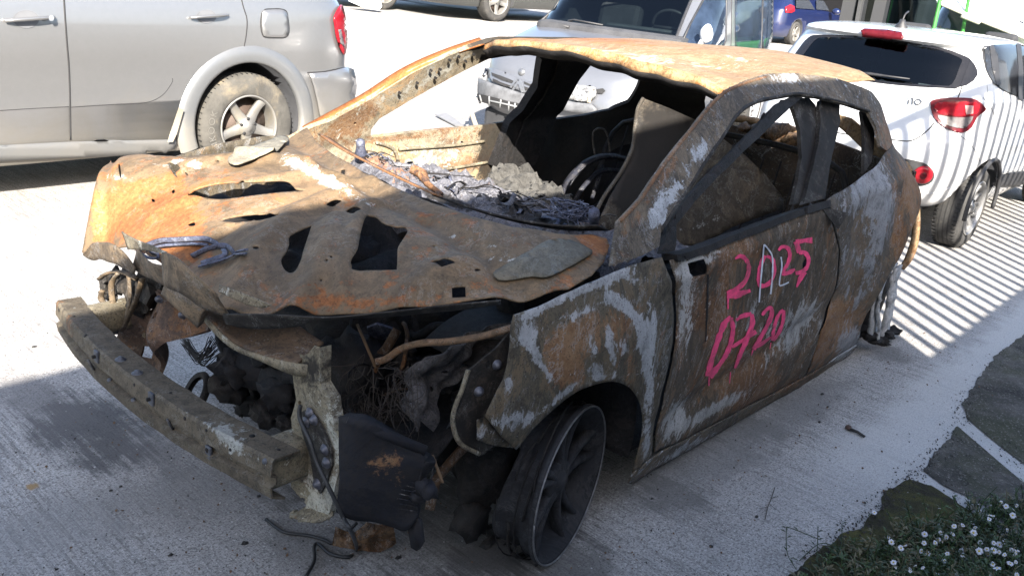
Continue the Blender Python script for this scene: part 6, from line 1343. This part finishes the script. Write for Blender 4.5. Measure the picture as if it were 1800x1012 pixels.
# forklift
fk = thing('forklift', 'green forklift with dark grey mast and glazed cab behind the white hatchback', 'forklift', (-11.5, -3.6, 0))
MG = plain('mast_grey', (.013, .014, .016), .7, var=.2, spec=.2)
for a0, a1, b0, b1 in [(1470, 1492, 1488, 1511), (1500, 1508, 1518, 1526), (1524, 1546, 1545, 1566)]:
    P = [ond(a0, 60, 11.6), ond(a1, 60, 11.6), ond(b1, -30, 11.6), ond(b0, -30, 11.6)]
    # carry each rail down to the ground and up out of sight
    d0 = (P[0]-P[3]); d1 = (P[1]-P[2]); k = (P[0].z-.05)/max(.01, -d0.z) ; q = [P[0]+d0*k, P[1]+d1*k, P[2]-d1*.6, P[3]-d0*.6]
    MB().prism(q, Vector((-.12, 0, 0))).build('mast_rail', MG, fk, False)
mb = MB()
for i in range(46):
    P = ond(1502+i*.36, 60-i*2.0, 11.55); mb.box(P, (.025, .04, .022))
mb.build('lift_chain', plain('chain_steel', (.07, .07, .07), .5, .3), fk, False)
c = ond(1532, 30, 11.5)
MB().box((c.x+.05, c.y, .35), (.10, .9, .5)).box((c.x+.35, c.y-.25, .06), (.9, .12, .04)).box((c.x+.35, c.y+.25, .06), (.9, .12, .04)).build('fork_carriage', MG, fk, False)
GR = plain('green_paint', (.03, .17, .03), .4, var=.15)
cc = Vector((c.x-1.3, c.y+.02, 0)); mb = MB()
for dx in (-.75, .55):
    for dy in (-.55, .55): mb.tube([cc+Vector((dx, dy, .9)), cc+Vector((dx*.85, dy*.9, 2.1))], .025, 8)
mb.box(cc+Vector((-.1, 0, 2.12)), (1.4, 1.15, .07), None, .02); mb.build('cab_frame', GR, fk, False)
MB().box(cc+Vector((-.2, 0, .62)), (1.9, 1.15, .75), None, .08).build('chassis', GR, fk, False)
MB().box(cc+Vector((.53, 0, 1.45)), (.02, 1.0, 1.0)).build('front_glass', glass_mat('fork_glass', .55), fk, False)
MB().box(cc+Vector((-.1, 0, 1.2)), (.5, .5, .9), None, .1).build('seat', DARKIN, fk, False)
for dx in (-.8, .6):
    for s in (-1, 1): wheel_thing(fk, cc+Vector((dx, s*.56, .3)), (0, s, 0), .3, .17, .2, 5, TYRE, GR, .04)
# dark shed wall far behind closing the yard
o = MB().box((-34, -9.5, 3), (.4, 40, 6)).build('warehouse_wall', plain('shed_dark', (.008, .008, .009), .9, var=.4, sc=.4, spec=.1), None, False); tag(o, 'dark warehouse wall across the back of the yard', 'wall')
# ================================================================== SMALL THINGS AND PLANTS
def litter(name, label, cat, px, py, size, m, seed, group=None, flat=.5):
    P = onz(px, py); o = MB().lump(P+Vector((0, 0, size*flat*.4)), (size, size*.7, size*flat), seed, amp=.7, sub=2).build(name, m, None, False); return tag(o, label, cat, group)
BLK = plain('litter_black', (.02, .019, .018), .8, var=.5, sc=60)
t = thing('broken_clip', 'small broken black plastic clip on the concrete beside the wreck', 'debris', onz(1505, 762))
P = onz(1505, 762); mb = MB(); mb.tube([P+Vector((.0, -.03, .008)), P+Vector((.0, .0, .010)), P+Vector((.01, .035, .007))], [.010, .008, .007], 6, flat=.6); mb.build('shaft', BLK, t); MB().lump(P+Vector((-.005, -.035, .009)), (.014, .014, .010), 3, amp=.5).build('head', plain('litter_brown', (.07, .045, .035), .8), t)
sp = [(1146, 876), (1380, 684), (1455, 715), (1440, 742), (1330, 908), (1507, 880), (1772, 540), (60, 610), (195, 862), (212, 855), (430, 955), (455, 872), (700, 980), (800, 900), (1250, 960), (100, 1000), (1690, 520), (1445, 693), (300, 975)]
rnd = random.Random(3)
for i, (a, b) in enumerate(sp): litter('stone', 'tiny dark stone or char crumb lying on the concrete', 'stone', a, b, .004+.006*rnd.random(), BLK, i, 'crumbs scattered on the concrete')
mb = MB(); P = [onz(a, b, .01) for a, b in [(1362, 856), (1356, 875), (1350, 890), (1345, 912)]]; mb.tube(smooth_line(P, 4), .0014, 5)
for (a, b), (c, d) in [((1356, 875), (1368, 872)), ((1350, 890), (1335, 893)), ((1352, 885), (1365, 895))]: mb.tube([onz(a, b, .01), onz(c, d, .014)], .001, 4)
o = mb.build('twig', plain('twig_brown', (.05, .04, .03), .9), None); tag(o, 'thin dry twig on the concrete near the daisies', 'twig')
# rusty crumpled plate and cables under the radiator
RU = burnt('rust_plate', [(.07, .045, .03), (.12, .07, .035), (.045, .032, .026)], .52, .36)
pts = [(585, 958, .02), (590, 925, .10), (620, 938, .07), (645, 918, .14), (692, 925, .10), (696, 955, .03), (668, 970, .005), (625, 965, .03)]
V, F = cdt([(a, b) for a, b, _ in pts], [], 7); src = np.array(pts)
Q = []
for a, b in V:
    w = 1/((src[:, 0]-a)**2+(src[:, 1]-b)**2+20); z = float((w*src[:, 2]).sum()/w.sum()); Q.append(onz(a, b, max(.004, z+.02*noise.noise(Vector((a*.05, b*.05, 0))))))
o = raw('rusty_plate', Q, F, RU, None, False); solid(o, .005); tag(o, 'crumpled rusty scrap plate on the ground below the hanging radiator', 'scrap')
CB = plain('black_cable', (.014, .014, .015), .6)
o = MB().tube(smooth_line([onx(a, b, x) for a, b, x in [(528, 712, .64), (527, 735, .645), (545, 775, .65), (556, 810, .65), (575, 850, .65), (592, 885, .64), (604, 910, .63), (618, 935, .62)]]+[onz(a, b, .01) for a, b in [(627, 965), (612, 978), (580, 972), (560, 955), (552, 960), (552, 985), (538, 1012)]], 6), .005, 6).build('cable', CB, None); tag(o, 'thin black cable hanging from the bracket and looping on the ground', 'cable')
o = MB().tube(smooth_line([onz(a, b, .008) for a, b in [(468, 912), (488, 928), (505, 936), (540, 940), (570, 948), (588, 952)]]+[onz(628, 918, .05)], 6), [.006]+[.0048]*36, 6).build('cable', CB, None); tag(o, 'short black cable end lying on the ground left of the rusty plate', 'cable')
# grey plastic shards by the van
GP = plain('shard_grey', (.16, .16, .165), .6)
o = MB().prism([onz(765, 203, .02), onz(785, 200, .05), onz(815, 222, .03), onz(800, 222, .01)], (0, 0, .012)).build('plastic_shard', GP, None, False); tag(o, 'grey plastic panel shard on the bright ground before the van', 'debris')
# ---- daisies and weeds
def in_patch(a, b):
    # denser toward the lower right corner
    edge = 1010-(a-1380)*.36 if a < 1560 else 945-(a-1560)*.30
    return b > edge+12*math.sin(a*.05)
LEAF = []
for i, c in enumerate([(.028, .052, .014), (.04, .07, .02), (.02, .035, .010), (.10, .088, .045)]): LEAF.append(plain('weed_leaf_%s' % 'abcd'[i], c, .6, var=.35, sc=30))
rnd = random.Random(21)
groups = [MB() for _ in LEAF]; cnt = 0
def leaf(mb, p, d, L_, w):
    s = d.cross(Vector((0, 0, 1))); s = s.normalized()*w if s.length > 1e-5 else Vector((w, 0, 0)); up = Vector((0, 0, 1))
    a = p; b = p+d*L_*.5+up*L_*.12; c = p+d*L_-up*L_*.05
    mb.add([a, b+s, c, b-s], [[0, 1, 2, 3]])
while cnt < 2100:
    a, b = rnd.uniform(1380, 1900), rnd.uniform(860, 1150)
    if not in_patch(a, b) or rnd.random() > .25+.9*min(1, max(0, (a-1380)/260.)): continue
    cnt += 1; base = onz(a, b); h = (rnd.uniform(.012, .06) if rnd.random() < .8 else rnd.uniform(.06, .13))*(1.0 if a > 1500 else .5)
    stem = [base]; dr = Vector((rnd.uniform(-.5, .5), rnd.uniform(-.5, .5), 1)).normalized()
    for k in range(3): stem.append(stem[-1]+dr*h/3+Vector((rnd.uniform(-.008, .008), rnd.uniform(-.008, .008), 0)))
    g = rnd.randrange(len(groups)); groups[g].tube(stem, [.0016, .0014, .0012, .0008], 4)
    for k in range(rnd.randint(5, 10)):
        u = rnd.uniform(0, 2.99); i0 = int(u); p = stem[i0].lerp(stem[i0+1], u-i0); an = rnd.uniform(0, 6.28); d = Vector((math.cos(an), math.sin(an), rnd.uniform(-.1, .7))).normalized(); leaf(groups[g], p, d, rnd.uniform(.012, .035), rnd.uniform(.0018, .0045))
verts = []; faces = []; mi = []
for gi, g in enumerate(groups):
    b0 = len(verts); verts += g.v; faces += [[i+b0 for i in f] for f in g.f]; mi += [gi]*len(g.f)
me = bpy.data.meshes.new('weeds'); me.from_pydata([tuple(v) for v in verts], [], faces)
for m in LEAF: me.materials.append(m)
me.polygons.foreach_set('material_index', mi); o = bpy.data.objects.new('weeds', me); COL.objects.link(o); tag(o, 'low green weeds filling the bottom right corner', 'weeds', kind='stuff')
PET = plain('petal_white', (.56, .55, .60), .7, var=.08, sc=80); EYE = plain('daisy_eye', (.48, .36, .05), .8, var=.2, sc=90); STM = plain('daisy_stem', (.05, .085, .025), .7)
def daisy_mesh(seed, r, npet):
    rr = random.Random(seed); mb = MB(); fi = []
    for k in range(npet):
        a = 2*math.pi*k/npet+rr.uniform(-.08, .08); L_ = r*rr.uniform(.85, 1.05); w = r*.20; dz = rr.uniform(-.25, .15)*r
        d = Vector((math.cos(a), math.sin(a), 0)); t = Vector((-d.y, d.x, 0))
        mb.add([d*r*.22, d*L_*.6+t*w+Vector((0, 0, .1*r)), d*L_+t*w*.5+Vector((0, 0, dz)), d*L_-t*w*.5+Vector((0, 0, dz)), d*L_*.6-t*w+Vector((0, 0, .1*r))], [[0, 1, 2, 3, 4]])
    n0 = len(mb.f); mb.lathe([(r*.30, .0), (r*.26, r*.12), (r*.12, r*.20), (0.0, r*.21)], (0, 0, 0), (0, 0, 1), 10); n1 = len(mb.f)
    me = bpy.data.meshes.new('daisy'); me.from_pydata([tuple(v) for v in mb.v], [], mb.f); me.materials.append(PET); me.materials.append(EYE)
    me.polygons.foreach_set('material_index', [0]*n0+[1]*(n1-n0)); return me
DM = [daisy_mesh(i, .0125+.0015*i, 11+2*i) for i in range(3)]
known = [(1537, 900, .0), (1452, 981, 0), (1708, 916, 0), (1723, 953, 0), (1657, 951, 0), (1787, 888, 0), (1780, 905, 0), (1785, 975, 0), (1562, 944, 0), (1652, 893, 0), (1620, 968, 0), (1622, 997, 0), (1600, 1003, 0), (1765, 952, 0), (1745, 906, 0), (1760, 882, 0), (1675, 938, 0), (1690, 967, 0), (1590, 958, 0), (1660, 985, 0)]
spots = [(a, b) for a, b, _ in known]
while len(spots) < 92:
    a, b = rnd.uniform(1540, 1830), rnd.uniform(880, 1030)
    if in_patch(a, b+8) and rnd.random() < .25+.75*(a-1540)/290: spots.append((a, b))
for i, (a, b) in enumerate(spots):
    h = rnd.uniform(.03, .10) if i else .02
    if i in (0, 1): h = .025
    P = onz(a, b, h); me = DM[rnd.randrange(3)]
    t = bpy.data.objects.new('daisy', me); COL.objects.link(t); t.location = P; to = (Vector(CAM)-P).normalized()
    tl_ = Vector((to.x*.5+rnd.uniform(-1, 1), to.y*.5+rnd.uniform(-1, 1), .75)); t.rotation_euler = tl_.to_track_quat('Z', 'Y').to_euler(); s = rnd.uniform(.34, .72); t.scale = (s, s, s)
    tag(t, 'white daisy among the weeds in the bottom right corner', 'flower', 'daisies in the weed patch')
    base = Vector((P.x+rnd.uniform(-.02, .02), P.y+rnd.uniform(-.02, .02), 0)); st = MB().tube([base, (base+P)/2+Vector((rnd.uniform(-.01, .01), rnd.uniform(-.01, .01), 0)), P], .0013, 4).build('stem', STM, t)
# straggling weed at the edge
mb = MB()
for L_ in ([(1400, 1000), (1385, 975), (1382, 945), (1383, 925)], [(1405, 985), (1440, 955), (1470, 960)], [(1383, 925), (1410, 935), (1442, 948)], [(1435, 985), (1437, 955), (1438, 925)], [(1460, 990), (1478, 960), (1480, 920)]):
    P = [onz(a, b, .01+.02*i) for i, (a, b) in enumerate(L_)]; S_ = smooth_line(P, 5); mb.tube(S_, .0014, 4)
    for p in S_[::2]: leaf(mb, p, Vector((rnd.uniform(-1, 1), rnd.uniform(-1, 1), .3)).normalized(), .02, .003)
o = mb.build('straggling_weed', LEAF[2], None); tag(o, 'thin straggling weed reaching onto the concrete left of the daisies', 'weed')
